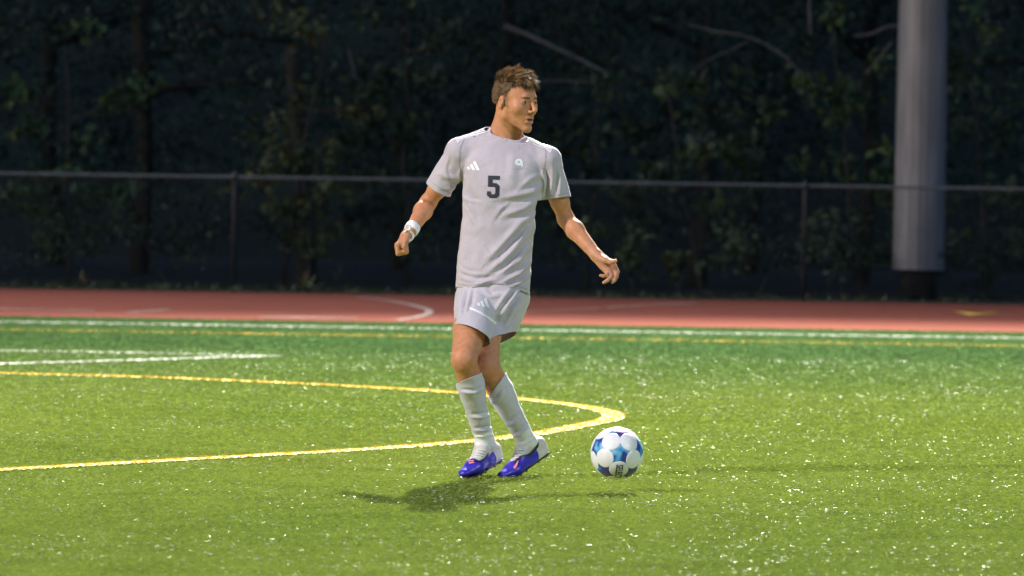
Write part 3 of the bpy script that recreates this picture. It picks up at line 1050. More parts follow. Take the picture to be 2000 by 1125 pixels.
hell((0, .066, -.05), (.034, .028, .042), .02)
hell((0, .080, -.095), (.016, .016, .015), .015)
hcone((-.030, .085, .030), (.030, .085, .030), .0085, .0085, .015)
for sx in (-1, 1):
    hell((sx * .033, .099, .010), (.016, .0145, .0115), .012, 'sub')
    hell((sx * .032, .0775, .011), (.0155, .0145, .0135), .003)
    hell((sx * .032, .0925, .0095), (.0125, .008, .0045), .002, 'sub')
hcone((0, .092, .022), (0, .115, -.019), .0070, .0080, .010)
hell((0, .1155, -.022), (.0085, .009, .008), .006)
for sx in (-1, 1):
    hell((sx * .0115, .101, -.027), (.0070, .010, .007), .006)
    hell((sx * .006, .110, -.034), (.004, .005, .003), .003, 'sub')
hcone((-.017, .091, -.0525), (.017, .091, -.0525), .0060, .0060, .006)
hcone((-.006, .0955, -.052), (.006, .0955, -.052), .0055, .0055, .006)
hcone((-.014, .0905, -.0680), (.014, .0905, -.0680), .0070, .0070, .006)
hell((0, .0985, -.0600), (.017, .012, .0045), .003, 'sub')
hell((0, .096, -.082), (.020, .006, .005), .008, 'sub')
for sx in (-1, 1):
    rot = HR @ Matrix.Rotation(R(-12), 3, 'X') @ Matrix.Rotation(sx * R(-16), 3, 'Z')
    B.ell(hp(sx * .0715, -.006, .002), (.0075 * HS, .0165 * HS, .029 * HS), rot, .005)
    B.ell(hp(sx * .079, -.002, .005), (.0045 * HS, .010 * HS, .017 * HS), rot, .004, 'sub')
    B.ell(hp(sx * .079, .008, -.002), (.005 * HS, .005 * HS, .008 * HS), rot, .003)

V, F = B.mesh()
V = relax(V, F, 1, .35)
HL = ((V - np.array(H0)) @ np.array(HR)) / HS     # head-local coordinates
col = np.tile(np.array([.52, .228, .118]), (len(V), 1))
px_, py_ = pixel_of(V)
hx, hy, hz = np.abs(HL[:, 0]), HL[:, 1], HL[:, 2]
near = np.linalg.norm(HL, axis=1) < .18
def blend(mask, c, a=1.0):
    mm = (np.clip(mask, 0, 1) * a)[:, None]
    col[:] = col * (1 - mm) + mm * np.array(c)
bump_ = lambda v, c, w_: np.exp(-((v - c) / w_) ** 2)
blend(near * bump_(hx, .048, .022) * bump_(hy, .07, .03) * bump_(hz, -.022, .025), (.55, .23, .13), .5)     # cheeks
blend(near * bump_(hx, 0, .016) * (hy > .095) * bump_(hz, -.015, .025), (.60, .27, .16), .6)                  # nose
blend(near * (hy > .0) * np.clip((-.040 - hz) / .03, 0, 1) * (hy > .01), (.40, .20, .11), .35)               # stubble
blend(near * (hx < .020) * (hy > .088) * (np.abs(hz + .0525) < .006), (.50, .19, .13), .9)
blend(near * (hx < .018) * (hy > .088) * (np.abs(hz + .068) < .0065), (.58, .24, .17), .9)
blend(near * (hx < .015) * (hy > .078) * (np.abs(hz + .060) < .0032), (.06, .02, .02), .9)
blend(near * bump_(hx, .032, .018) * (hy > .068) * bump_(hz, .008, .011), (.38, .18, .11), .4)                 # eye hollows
blend(near * np.clip((.050 - hx) / .010, 0, 1) * np.clip((hx - .009) / .005, 0, 1) * (hy > .06) * np.exp(-((hz - (.0262 + .10 * (hx - .01) - 30 * np.maximum(hx - .034, 0) ** 2)) / .0042) ** 4), (.065, .036, .022), .92)  # brows
side_hair = near * (hz > .006 - .5 * (hy + .02)) * (hy < .034) * (hx < .0705)
scalp = near * np.clip((hz - (.052 + np.clip(hy, -.1, .08) * .55)) / .01, 0, 1)
blend(np.maximum(scalp, side_hair * np.clip((.036 - hy) / .016, 0, 1) * (hz > -.03)), (.14, .085, .05), .7)
hand = (py_ > 455) & (py_ < 560) & ((px_ < 820) | (px_ > 1150))
blend(hand * 1.0, (.50, .24, .145), .7)
knee = np.exp(-((px_ - 893) / 16) ** 2 - ((py_ - 706) / 16) ** 2) + np.exp(-((px_ - 955) / 16) ** 2 - ((py_ - 720) / 14) ** 2)
blend(knee, (.50, .20, .11), .6)
person = np_mesh('person', V, F, M['skin'])
set_col(person.data, col)
tag(person, 'football player in grey number 5 kit turning his head while stepping past the ball', 'person')


# eyes and eyelashes
def uv_sphere(c, r, n=16, mth=10):
    V, Fc = [], []
    for i in range(mth + 1):
        th = math.pi * i / mth
        for k in range(n):
            a = 2 * math.pi * k / n
            V.append(Vector(c) + Vector((math.sin(th) * math.cos(a), math.sin(th) * math.sin(a), math.cos(th))) * r)
    for i in range(mth):
        for k in range(n):
            a, b_ = i * n + k, i * n + (k + 1) % n
            Fc.append((a, a + n, b_ + n, b_))
    return V, Fc
for sx in (-1, 1):
    c = hp(sx * .032, .0775, .0105)
    V, Fc = uv_sphere(c, .0130 * HS, 20, 14)
    o = mesh_obj('eye', V, Fc, M['eye'], person)
    look = (HR @ Vector((.25, 1, 0))).normalized()
    cc = []
    for v in V:
        a = (Vector(v) - c).normalized().angle(look)
        cc.append((.01, .008, .008) if a < .30 else (.03, .022, .015) if a < .58 else (.36, .31, .28))
    set_col(o.data, cc)

# hair: a cap over the scalp and locks swept forward
HF = Field(H0 + Vector((-.18, -.18, -.16)), H0 + Vector((.18, .18, .2)), .003)
BS, B = B, HF
hell((0, -.004, .044), (.0738, .0912, .0815), .01)
hell((0, .006, .084), (.052, .066, .040), .03)
hell((0, .046, .083), (.042, .028, .024), .02)
hell((0, -.046, .022), (.058, .044, .046), .02)
B = BS
V, F = HF.mesh()
HL = ((V - np.array(H0)) @ np.array(HR)) / HS
hx, hy, hz = np.abs(HL[:, 0]), HL[:, 1], HL[:, 2]
line = np.where(hy > .045, .080 + .10 * (hy - .045) - .25 * np.maximum(hx - .03, 0), np.interp(hy, [-.12, -.06, -.03, -.005, .014, .03, .045], [-.006, -.004, .006, .036, .030, .056, .078]))
line = line - .006 * np.sin(HL[:, 0] * 190) * (hy > .03)
hcut = line - hz
keep = (hcut[F] < 0).all(1)
V, F = compact(V, F[keep])
V = relax(V, F, 2, .5)
N_ = vnormals(V, F)
V = crumple(V, N_, .0018, 60, 2)
hair = np_mesh('hair', V, F, M['hair'], person)
HL = ((V - np.array(H0)) @ np.array(HR)) / HS
hc = np.array([.125, .075, .042]) * rng.uniform(.8, 1.15, (len(V), 1))
set_col(hair.data, hc)
SV, SF, SC = [], [], []
ids = rng.choice(len(V), 14000)
ck = rng.choice(len(V), 420)
cj = rng.normal(0, .42, (420, 3)); cb = rng.uniform(.45, 1.5, 420); cl = rng.uniform(.6, 1.35, 420)
for i in ids:
    kc = int(np.argmin(((V[ck] - V[i]) ** 2).sum(1)))
    p = Vector(V[i]); l = HL[i]; n = Vector(N_[i])
    top = min(max((l[2] - .072) / .03, 0), 1)
    fr = min(max((l[1] - .02) / .05, 0), 1)
    L = (.0075 + .021 * top * top + .004 * top * fr) * random.uniform(.6, 1.2) * cl[kc]
    d = (n * (.30 + .30 * top - .25 * top * fr) + HR @ Vector((.10 * top, .20 + .25 * fr * top, .34 * top - .45 * (1 - top))) + Vector(cj[kc]) * (.35 + .65 * top) + Vector((random.gauss(0, .16), random.gauss(0, .16), random.gauss(0, .16)))).normalized()
    bend = HR @ Vector((0, .5, -.9 * fr - .25)) * L * .55
    s = d.cross(Vector((random.gauss(0, 1), random.gauss(0, 1), random.gauss(0, 1)))).normalized()
    w_ = random.uniform(.0008, .0017); o_ = len(SV)
    c = np.array([.190, .112, .058]) * random.uniform(.7, 1.3) * cb[kc] + np.array([.22, .14, .06]) * (random.random() < .10 + .3 * top) * random.random()
    for q in range(4):
        f = q / 3
        pt = p - n * .002 + d * L * f + bend * f * f
        SV += [pt + s * w_ * (1 - f * .8), pt - s * w_ * (1 - f * .8)]; SC += [c, c]
    for q in range(3): SF.append((o_ + 2 * q, o_ + 2 * q + 1, o_ + 2 * q + 3, o_ + 2 * q + 2))
o = np_mesh('hair_locks', np.array([tuple(v) for v in SV]), np.array(SF), M['hair'], hair); set_col(o.data, np.array(SC)); o['kind'] = 'stuff'
# fringe locks on the forehead
SV, SF, SC = [], [], []
for k in range(90):
    x0 = random.uniform(-.048, .048)
    a0 = hp(x0, .082 - .6 * abs(x0) ** 1.3, .092 - .25 * abs(x0))
    e0 = hp(x0 + random.gauss(.006, .006), .100 - .75 * abs(x0) ** 1.25, .092 - random.uniform(.018, .036) - .2 * abs(x0))
    mid = a0.lerp(e0, .5) + HR @ Vector((0, .012, .004))
    s = HR @ Vector((1, random.gauss(0, .4), 0)).normalized(); o_ = len(SV)
    c = np.array([.075, .044, .024]) * random.uniform(.5, 1.5)
    for q in range(4):
        f = q / 3; pt = a0 * (1 - f) ** 2 + mid * 2 * f * (1 - f) + e0 * f * f
        w_ = .0016 * (1 - f * .75); SV += [pt + s * w_, pt - s * w_]; SC += [c, c]
    for q in range(3): SF.append((o_ + 2 * q, o_ + 2 * q + 1, o_ + 2 * q + 3, o_ + 2 * q + 2))
o = np_mesh('fringe', np.array([tuple(v) for v in SV]), np.array(SF), M['hair'], hair); set_col(o.data, np.array(SC))

# --- shirt
S = Field((-.42, 24.30, .68), (.34, 24.92, 1.58), .0042)
S.stack([(*J(961, 600, .02), 76 * PXM, .128), (*J(962, 565, .02), 73 * PXM, .126), (*J(965, 520, .02), 73 * PXM, .122), (*J(970, 470, .02), 71.5 * PXM, .118),
         (*J(976, 425, .02), 73 * PXM, .120), (*J(981, 380, .02), 77 * PXM, .124), (*J(983, 345, .02), 80 * PXM, .120), (*J(984, 312, .02), 80 * PXM, .102),
         (*J(985, 288, .02), 66 * PXM, .078), (*J(986, 268, .02), 40 * PXM, .068)], .02, p=2.35)
S.cone(J(952, 270, .025), J(896, 294, .02), .048, .052, .03)
S.cone(J(1019, 284, .02), J(1069, 310, .01), .046, .052, .03)
sr_c = J(856.5, 369.5, .075); sl_c = J(1088, 387, .045)
S.cone(J(896, 298, .02), sr_c + (sr_c - J(896, 298, .02)) * .35, .054, .064, .03)
S.cone(J(1070, 314, .01), sl_c + (sl_c - J(1070, 314, .01)) * .35, .056, .064, .03)
V, F = S.mesh()
V = relax(V, F, 3, .5)
V0, F0 = V.copy(), F.copy()
folds = [([(1052, 392), (1025, 412), (985, 425)], .006, 9), ([(1050, 418), (1020, 440), (985, 480), (950, 515)], .009, 10),
         ([(1046, 450), (1018, 478), (985, 512), (955, 535)], .009, 9), ([(1043, 482), (1015, 512), (985, 535), (950, 552)], .008, 8),
         ([(1040, 512), (1015, 538), (985, 552)], .007, 7), ([(1038, 536), (1018, 555), (1000, 563)], .006, 6),
         ([(897, 536), (930, 549), (965, 545), (1000, 530)], .006, 7), ([(905, 372), (922, 395), (930, 430)], .004, 9),
         ([(1060, 366), (1042, 380), (1010, 386), (975, 392)], .006, 9), ([(1056, 346), (1040, 352), (1015, 372)], .004, 8),
         ([(898, 365), (890, 372), (870, 372)], .006, 6), ([(900, 350), (885, 352), (862, 345)], .005, 8), ([(903, 330), (898, 350), (902, 372)], .008, 6),
         ([(1061, 330), (1066, 352), (1064, 388)], .010, 6), ([(1082, 320), (1083, 350), (1078, 385)], .007, 7), ([(1096, 335), (1097, 360), (1096, 384)], .006, 6),
         ([(1048, 404), (1030, 418), (1008, 424)], .0035, 4), ([(1044, 436), (1022, 462), (1000, 488)], .0035, 4), ([(1040, 470), (1015, 500), (990, 525)], .0035, 4),
         ([(1036, 500), (1012, 528), (980, 545)], .003, 4), ([(1034, 525), (1012, 546), (990, 556)], .003, 3.5), ([(905, 380), (918, 390), (935, 392)], .003, 4), ([(903, 395), (915, 410), (925, 432)], .003, 4),
         ([(895, 520), (915, 532), (945, 534)], .0028, 5), ([(900, 552), (925, 556), (950, 551)], .0025, 4), ([(880, 300), (872, 330), (880, 360)], .0028, 5), ([(1100, 345), (1104, 365), (1103, 382)], .0028, 4),
         ([(940, 470), (960, 500), (985, 515)], .0028, 6), ([(1000, 395), (980, 410), (965, 432)], .0028, 6),
         ([(908, 430), (915, 480), (908, 530)], .003, 14), ([(925, 300), (940, 330), (960, 340)], .002, 14), ([(1012, 300), (1005, 340), (1010, 370)], .003, 16)]
N_ = vnormals(V, F)
V = fold(V, N_, folds)
N_ = vnormals(V, F)
V = crumple(V, N_, .0035, 14, 1); V = crumple(V, N_, .0016, 38, 4)
V = relax(V, F, 1, .4)


def cut(V, F, c, n, near_c=None, near_r=None):
    n = np.array(Vector(n).normalized()); h = (V - np.array(c)) @ n
    if near_c is not None:
        h = np.where(np.linalg.norm(V - np.array(near_c), axis=1) < near_r, h, -1)
    return trim(V, F, h, n)
def wdir(ax, ay, ad=0): return (CR @ Vector((ax, -ay, 0))) + Vector((0, ad, 0))
V, F = cut(V, F, sr_c, wdir(-.50, .86, .25), sr_c + wdir(-.5, .86) * .05, .135)
V, F = cut(V, F, sl_c, wdir(.13, .99, .0), sl_c + wdir(.13, .99) * .05, .13)
# hem: lifted in the middle, dropping to the right
px_, py_ = pixel_of(V)
hem = np.interp(px_, [885, 930, 960, 985, 1010, 1036], [561, 562, 554, 556, 565, 573]) + np.where(V[:, 1] > Y0 + .03, 4, 0) + 1.2 * np.sin(px_ * .16)
h = (py_ - hem) * PXM
V, F = trim(V, F, h, np.array(wdir(0, 1)))
# neck opening
nf, nl_, nr = J(985, 285, -.085), J(951, 247.5, .02), J(1022, 261, .02)
nn = (nl_ - nf).cross(nr - nf).normalized()
if nn.z < 0: nn = -nn
h = (V - np.array(nf)) @ np.array(nn)
px_, py_ = pixel_of(V)
h = np.where((np.abs(px_ - 987) < 44) & (py_ < 300), h, -1)
V, F = trim(V, F, h, np.array(nn))
shirt = np_mesh('shirt', V, F, M['shirt'], person)
solid(shirt, .003)
bv = BVHTree.FromPolygons([tuple(v) for v in V], [tuple(f) for f in F])
bv0 = BVHTree.FromPolygons([tuple(v) for v in V0], [tuple(f) for f in F0])
# ribbed collar along the opening
E = np.concatenate([F[:, [k, (k + 1) % 4]] for k in range(4)]); Es = np.sort(E, 1)
_, inv, ct = np.unique(Es[:, 0].astype(np.int64) * 10000000 + Es[:, 1], return_inverse=True, return_counts=True)
bd = np.unique(E[ct[inv] == 1].ravel())
px_, py_ = pixel_of(V[bd])
bd = bd[(np.abs(px_ - 987) < 50) & (py_ < 305)]
Q = V[bd]; cc = Vector(Q.mean(0))
e1 = (nr - nl_).normalized(); e2 = nn.cross(e1)
ang = np.arctan2((Q - np.array(cc)) @ np.array(e2), (Q - np.array(cc)) @ np.array(e1))
rad_ = np.linalg.norm((Q - np.array(cc)) - ((Q - np.array(cc)) @ np.array(nn))[:, None] * np.array(nn), axis=1)
od = np.argsort(ang); ang, rad_ = ang[od], rad_[od]
K = 56
tk = np.linspace(-np.pi, np.pi, K, endpoint=False)
rk = np.interp(tk, np.concatenate([ang - 2 * np.pi, ang, ang + 2 * np.pi]), np.concatenate([rad_] * 3))
for _ in range(4): rk = (np.roll(rk, 1) + 2 * rk + np.roll(rk, -1)) / 4
V_, F_ = [], []
for k in range(K):
    d = e1 * math.cos(tk[k]) + e2 * math.sin(tk[k])
    for (a, b_) in ((-.006, .007), (-.002, .007), (.004, -.001), (.013, -.015), (-.003, -.018)):
        sd_ = abs(math.cos(tk[k])) ** 2 * (b_ < -.01)
        V_.append(cc + d * (rk[k] + a + .016 * sd_) + nn * (b_ - .006 * sd_))
for k in range(K):
    for j in range(5):
        F_.append((k * 5 + j, k * 5 + (j + 1) % 5, ((k + 1) % K) * 5 + (j + 1) % 5, ((k + 1) % K) * 5 + j))
mesh_obj('collar', V_, F_, M['shirt'], shirt)


def decal(name, outlines, mat, parent, bvh, lift=.0012, grid=2.0):
    """flat print draped on cloth: outlines in photo pixels, dropped onto the surface along the line of sight"""
    V, Fc = [], []
    for ol in outlines:
        xs = [p[0] for p in ol]; ys = [p[1] for p in ol]
        pts = []; edges = []
        n = len(ol); 
        for i in range(n):
            a, b_ = ol[i], ol[(i + 1) % n]
            L = max(1, int(math.hypot(b_[0] - a[0], b_[1] - a[1]) / grid))
            for q in range(L): pts.append((a[0] + (b_[0] - a[0]) * q / L, a[1] + (b_[1] - a[1]) * q / L))
        nb = len(pts); loop = list(range(nb))
        gx = min(xs) + grid * .5
        def inside(x, y):
            c = False
            for i in range(n):
                (x1, y1), (x2, y2) = ol[i], ol[(i + 1) % n]
                if (y1 > y) != (y2 > y) and x < (x2 - x1) * (y - y1) / (y2 - y1) + x1: c = not c
            return c
        while gx < max(xs):
            gy = min(ys) + grid * .5
            while gy < max(ys):
                if inside(gx, gy): pts.append((gx, gy))
                gy += grid
            gx += grid
        r = delaunay_2d_cdt([Vector(p) for p in pts], [], [loop], 1, 1e-4)
        o_ = len(V)
        for p in r[0]:
            d = ray(p.x, p.y).normalized()
            loc, nrm, _, _ = bvh.ray_cast(CAMP, d)
            if loc is None or abs(loc.y - Y0) > .5:
                loc, nrm, _, _ = bvh.find_nearest(P(p.x, p.y, Y0 - .05))
            V.append(loc + nrm * lift - d * lift * .5)
        for f in r[2]:
            f = list(f)
            Fc.append(tuple(o_ + i for i in (f[::-1])))
    return mesh_obj(name, V, Fc, mat, parent)


five = [(953.5, 343), (976.5, 343.5), (976, 351), (962, 350.5), (961.8, 357.5), (970, 358), (975.6, 363), (975.2, 381.5), (970, 387), (956.5, 386.5), (951, 381), (951.2, 373.5),
        (958.8, 373.8), (958.8, 377.3), (961, 379.3), (965, 379.5), (967.3, 377.3), (967.5, 367), (965.5, 365), (953, 364.6)]
decal('number', [five], M['print_navy'], shirt, bv, .0012, 1.8)
bars = lambda ox, oy, s, rot: [[(ox + s * (x * math.cos(rot) - y * math.sin(rot)), oy + s * (x * math.sin(rot) + y * math.cos(rot))) for x, y in q] for q in
                               ([(0, 5.0), (4.2, 2.4), (8.0, 9.6), (1.8, 9.2)], [(5.4, 1.0), (10.2, -2.6), (16.6, 10.2), (10.6, 9.9)], [(11.6, -4.6), (16.6, -8.0), (25.2, 10.8), (19.2, 10.5)])]
decal('logo', bars(912, 322, 1.0, 0), M['print_white'], shirt, bv, .0012, 1.8)
circ = [(1013 + 8.2 * math.cos(a) * (1 + .05 * math.sin(3 * a)), 317 + 6.8 * math.sin(a)) for a in [2 * math.pi * k / 18 for k in range(18)]]
decal('crest', [circ, [(1016, 319), (1021.5, 318), (1022, 324), (1018.5, 326.5), (1017, 323.5)]], M['print_white'], shirt, bv, .0012, 1.8)
decal('crest_mark', [[(1011.4, 315.6), (1013.2, 314.4), (1015, 315.6), (1014.4, 317.8), (1012, 317.8)], [(1006.4, 319.5), (1008, 319), (1008, 321)]], M['print_grey'], shirt, bv, .0022, 1.8)
decal('crest_lettering', [[(998 + 5.2 * k, 327.5), (1001.8 + 5.2 * k, 327.6), (1001.6 + 5.2 * k, 329.6), (998 + 5.2 * k, 329.5)] for k in range(6)], M['sock'], shirt, bv, .0012, 1.8)
for k in range(3):
    q = 3.6 * k
    decal('shoulder_stripe', [[(888 + q * .6, 270 + q), (905, 261.5 + q), (925, 255.6 + q), (948, 250 + q), (948, 252 + q), (925, 257.8 + q), (905, 263.8 + q), (889 + q * .6, 272.2 + q)]], M['print_white'], shirt, bv, .0012, 1.8)
    decal('shoulder_stripe', [[(1025 - q * .4, 262.5 + q), (1045, 269.5 + q), (1063, 278 + q), (1080 - q * .5, 289.5 + q), (1078.5 - q * .5, 291.5 + q), (1062, 280.4 + q), (1044, 271.8 + q), (1024.4 - q * .4, 264.6 + q)]], M['print_white'], shirt, bv, .0012, 1.8)

def strip(pts, w_):
    up_, dn_ = [], []
    for i, p in enumerate(pts):
        a, b_ = pts[max(i - 1, 0)], pts[min(i + 1, len(pts) - 1)]
        L_ = math.hypot(b_[0] - a[0], b_[1] - a[1]); nx_, ny_ = -(b_[1] - a[1]) / L_, (b_[0] - a[0]) / L_
        up_.append((p[0] + nx_ * w_ / 2, p[1] + ny_ * w_ / 2)); dn_.append((p[0] - nx_ * w_ / 2, p[1] - ny_ * w_ / 2))
    return up_ + dn_[::-1]


for pts in ([(908, 268), (899, 290), (897, 320), (902, 350)], [(1066, 288), (1066, 310), (1062, 340)], [(838, 352), (858, 366), (880, 378)], [(1064, 384), (1088, 381), (1110, 377)],
            [(894, 555), (915, 556.5), (935, 555.5), (955, 549.5)], [(985, 550), (1005, 557), (1030, 565)]):
    decal('seam', [strip(pts, 1.3)], M['print_grey'], shirt, bv, .0008, 1.8)

# --- shorts
S = Field((-.34, 24.02, .42), (.24, 24.92, 1.0), .0042)
S.stack([(*J(957, 640, -.02), 30 * PXM, .06), (*J(960, 622, .0), 50 * PXM, .10), (*J(961, 606, .0), 60 * PXM, .120), (*J(962, 580, .01), 66 * PXM, .125), (*J(963, 545, .02), 66 * PXM, .115), (*J(963, 530, .02), 62 * PXM, .105)], .03)
rt, rb = J(931, 585, -.02), J(922, 660, -.21)
S.cone(rt, rb + (rb - rt) * .35, .088, .080, .012)
S.cone(J(911, 580, .0), J(911, 645, -.14), .044, .042, .03)
lt, lb = J(988, 588, .03), J(977, 655, -.03)
S.cone(lt, lb + (lb - lt) * .3, .090, .060, .03)
S.cone(J(952, 600, .04), J(957, 682, -.11), .076, .068, .012)
S.cone(J(1008, 585, .04), J(990, 640, .02), .052, .036, .03)
V, F = S.mesh(); V = relax(V, F, 3, .5); N_ = vnormals(V, F)
sf = [([(1005, 560), (985, 585), (968, 612)], .007, 6), ([(1018, 565), (998, 592), (980, 622)], .008, 6), ([(1026, 580), (1006, 605), (990, 635)], .007, 6),
      ([(912, 562), (904, 590), (897, 618)], .008, 6), ([(922, 565), (918, 590), (910, 610)], .005, 6), ([(945, 560), (960, 575), (985, 572)], .004, 7)]
V = fold(V, N_, sf); N_ = vnormals(V, F); V = crumple(V, N_, .004, 16, 7); V = crumple(V, N_, .0015, 40, 8)
rn = Vector((-.43, -.36, -.80)).normalized()
rh = J(922, 648, -.22)
def seg3(V, a, b_):
    a, b_ = np.array(a), np.array(b_); t = np.clip(((V - a) @ (b_ - a)) / ((b_ - a) @ (b_ - a)), 0, 1)
    return np.linalg.norm(V - a - t[:, None] * (b_ - a), axis=1)


ln_ = Vector((.46, -.25, -.85)).normalized()
lh = J(979, 658, -.08)
own = seg3(V, rt, rb + (rb - rt) * .35) - .084 < np.minimum(seg3(V, lt, lb + (lb - lt) * .3) - .075, seg3(V, J(952, 600, .04), J(957, 682, -.11)) - .072)
low = V[:, 2] < J(960, 606, 0).z
hr = (V - np.array(rh)) @ np.array(rn); hl = (V - np.array(lh)) @ np.array(ln_)
V, F = trim(V, F, np.where(own & low, hr, -1), np.array(rn))
own = seg3(V, rt, rb + (rb - rt) * .35) - .084 < np.minimum(seg3(V, lt, lb + (lb - lt) * .3) - .075, seg3(V, J(952, 600, .04), J(957, 682, -.11)) - .072)
hl = (V - np.array(lh)) @ np.array(ln_)
V, F = trim(V, F, np.where(~own & (V[:, 2] < J(960, 606, 0).z), hl, -1), np.array(ln_))
V, F = cut(V, F, J(963, 538, .02), wdir(0, -1))
shorts = np_mesh('shorts', V, F, M['shorts'], person); solid(shorts, .003)
bvs = BVHTree.FromPolygons([tuple(v) for v in V], [tuple(f) for f in F])
decal('logo', bars(932, 588, 1.0, R(6)), M['print_white'], shorts, bvs, .0012, 1.8)
decal('hem_stripe', [[(917, 599.5), (935, 607), (952, 617), (970, 630), (968, 633.5), (950, 620.5), (933, 610.5), (916.5, 603.5)]], M['print_white'], shorts, bvs, .0012, 1.8)

# --- socks
def sock(s, kn, an, topc, topn, rings):
    kn, an = J_[kn], J_[an]; f = FOOT[s]
    lo = [min(kn[i], an[i], f['toe'][i]) - .1 for i in range(3)]; hi = [max(kn[i], an[i], f['heel'][i]) + .1 for i in range(3)]
    S = Field(lo, hi, .0038); g = .0085
    S.cone(kn, kn.lerp(an, .30), .050 + g, .046 + g, .02)
    back = Vector((.25, 1, 0)).normalized()
    S.cone(kn.lerp(an, .12) + back * .012, kn.lerp(an, .42) + back * .012, .042 + g, .042 + g, .025)
    S.cone(kn.lerp(an, .3), an, .045 + g, .032 + g, .02)
    S.cone(kn.lerp(an, .3) - back * .012, kn.lerp(an, .72) - back * .010, .038 + g, .030 + g, .015)      # shin guard
    S.cone(an, f['heel'], .034, .026, .02); S.cone(an, f['an'].lerp(f['ball'], .6), .036, .026, .02)
    V, F = S.mesh(); V = relax(V, F, 2, .5); N_ = vnormals(V, F)
    V = fold(V, N_, rings); N_ = vnormals(V, F); V = crumple(V, N_, .0025, 26, 11)
    tc = J(*topc); V, F = cut(V, F, tc, wdir(*topn))
    ax_ = (an - kn); tt = ((V[F].mean(1) - np.array(kn)) @ np.array(ax_)) / ax_.length_squared
    tt += .05 * (V[F].mean(1)[:, 0] - an.x) / .05 * .4
    v1, f1 = compact(V, F[tt < .82]); v2, f2 = compact(V, F[tt >= .82])
    o = np_mesh('sock', v1, f1, M['sock'], person); solid(o, .0025)
    o2 = np_mesh('ankle_band', v2, f2, M['white_sock'], o); solid(o2, .0025)
    return o, BVHTree.FromPolygons([tuple(v) for v in V], [tuple(q) for q in F])
so, bk = sock('r', 'rkne', 'rank', (920, 737.5, -.3), (-.40, -.91), [([(900, 763), (925, 765), (950, 755)], .005, 4), ([(920, 812), (940, 812), (962, 806)], .005, 5),
      ([(925, 838), (945, 838), (966, 832)], .005, 4), ([(925, 852), (945, 850), (966, 846)], .004, 3)])
so, bk = sock('l', 'lkne', 'lank', (968, 757, -.2), (-.80, -.60), [([(952, 786), (968, 782), (984, 762)], .007, 5), ([(985, 828), (1000, 825), (1015, 812)], .007, 5),
      ([(1000, 852), (1015, 846), (1032, 830)], .006, 4), ([(1008, 868), (1025, 864), (1042, 852)], .004, 4)])

# --- boots
def boot(s):
    f = FOOT[s]; heel, ball, toe, an = f['heel'], f['ball'], f['toe'], f['an']
    fwd = (toe - heel).normalized()
    sidev = fwd.cross(an - heel).normalized(); upv = sidev.cross(fwd).normalized()
    if upv.dot(an - ball) < 0: upv = -upv; sidev = -sidev
    lo = [min(q[i] for q in (heel, ball, toe, an)) - .08 for i in range(3)]; hi = [max(q[i] for q in (heel, ball, toe, an)) + .08 for i in range(3)]
    S = Field(lo, hi, .003)
    flt = (upv, .8)
    S.cone(heel, heel.lerp(ball, .55), .034, .036, .012); S.cone(heel.lerp(ball, .5), ball, .036, .043, .014, flat=flt); S.cone(ball, toe, .042, .029, .014, flat=(upv, .62))
    S.cone(heel + upv * .03, heel.lerp(an, .55) + upv * .004, .032, .035, .012)
    S.cone(an + fwd * .012 - upv * .012, ball - fwd * .01 + upv * .002, .039, .030, .018)
    sb = .026
    S.plane_cut(heel - upv * sb, -upv, lo, hi, .004)
    V, F = S.mesh(); V = relax(V, F, 2, .5)
    # open the collar
    V, F = cut(V, F, heel + upv * .072, upv + fwd * -.12)
    L = (toe - heel).length
    c = V[F].mean(1) - np.array(heel)
    a = c @ np.array(fwd) / L; b_ = c @ np.array(upv)
    heelm = (a < .20 + .9 * np.maximum(.012 - b_, 0)) | ((b_ > .034) & (a < .76))
    root = empty('boot', heel); 
    root.parent = person
    for nm, mk, mt in (('upper', ~heelm, 'boot_blue'), ('heel_panel', heelm, 'boot_cream')):
        v2, f2 = compact(V, F[mk]); o = np_mesh(nm, v2, f2, M[mt], root); solid(o, .0025)
    # sole plate and studs
    n = 36; out = []
    S2 = [(-.030, .022), (.0, .030), (.06, .031), (.12, .036), (.18, .041), (L - .02, .036), (L + .012, .022), (L + .024, .006)]
    rim = [heel + fwd * q[0] + sidev * q[1] for q in S2] + [heel + fwd * q[0] - sidev * q[1] for q in reversed(S2)]
    d0 = -upv * (sb - .006); d1 = -upv * (sb + .0015)
    bend = lambda p: p + upv * (-.0)
    Vv = [bend(p) + d0 for p in rim] + [bend(p) + d1 for p in rim]; k = len(rim)
    Ff = [tuple(range(k)), tuple(range(2 * k - 1, k - 1, -1))] + [(i, (i + 1) % k, k + (i + 1) % k, k + i) for i in range(k)]
    sole = mesh_obj('sole', Vv, Ff, M['boot_black'], root, False)
    for u_, v_ in ((.0, .018), (.0, -.018), (.05, .02), (.05, -.02), (.14, .026), (.14, -.026), (.18, .028), (.18, -.028), (L - .01, .018), (L - .01, -.018)):
        p = heel + fwd * u_ + sidev * v_ + d1
        mesh_obj('stud', *tube([p + upv * .002, p - upv * .010], [.007, .0045], 8), M['stud'], sole)
    bvb = BVHTree.FromPolygons([tuple(v) for v in V], [tuple(q) for q in F])
    return root, bvb, (heel, fwd, upv, sidev, L)
br, bb, fr_ = boot('r')
decal('side_stripe', [[(916, 900), (925, 899), (926, 901), (915, 902.5)], [(915, 904), (925, 902.5), (927, 904.5), (917, 906.5)]], M['boot_pink'], br, bb, .003, 2)
decal('collar_edge', [[(924, 896), (930, 899.5), (938, 900), (946, 895), (952, 885), (954, 886), (948, 897), (939, 902.5), (929, 902), (923, 898)]], M['boot_black'], br, bb, .003, 2)
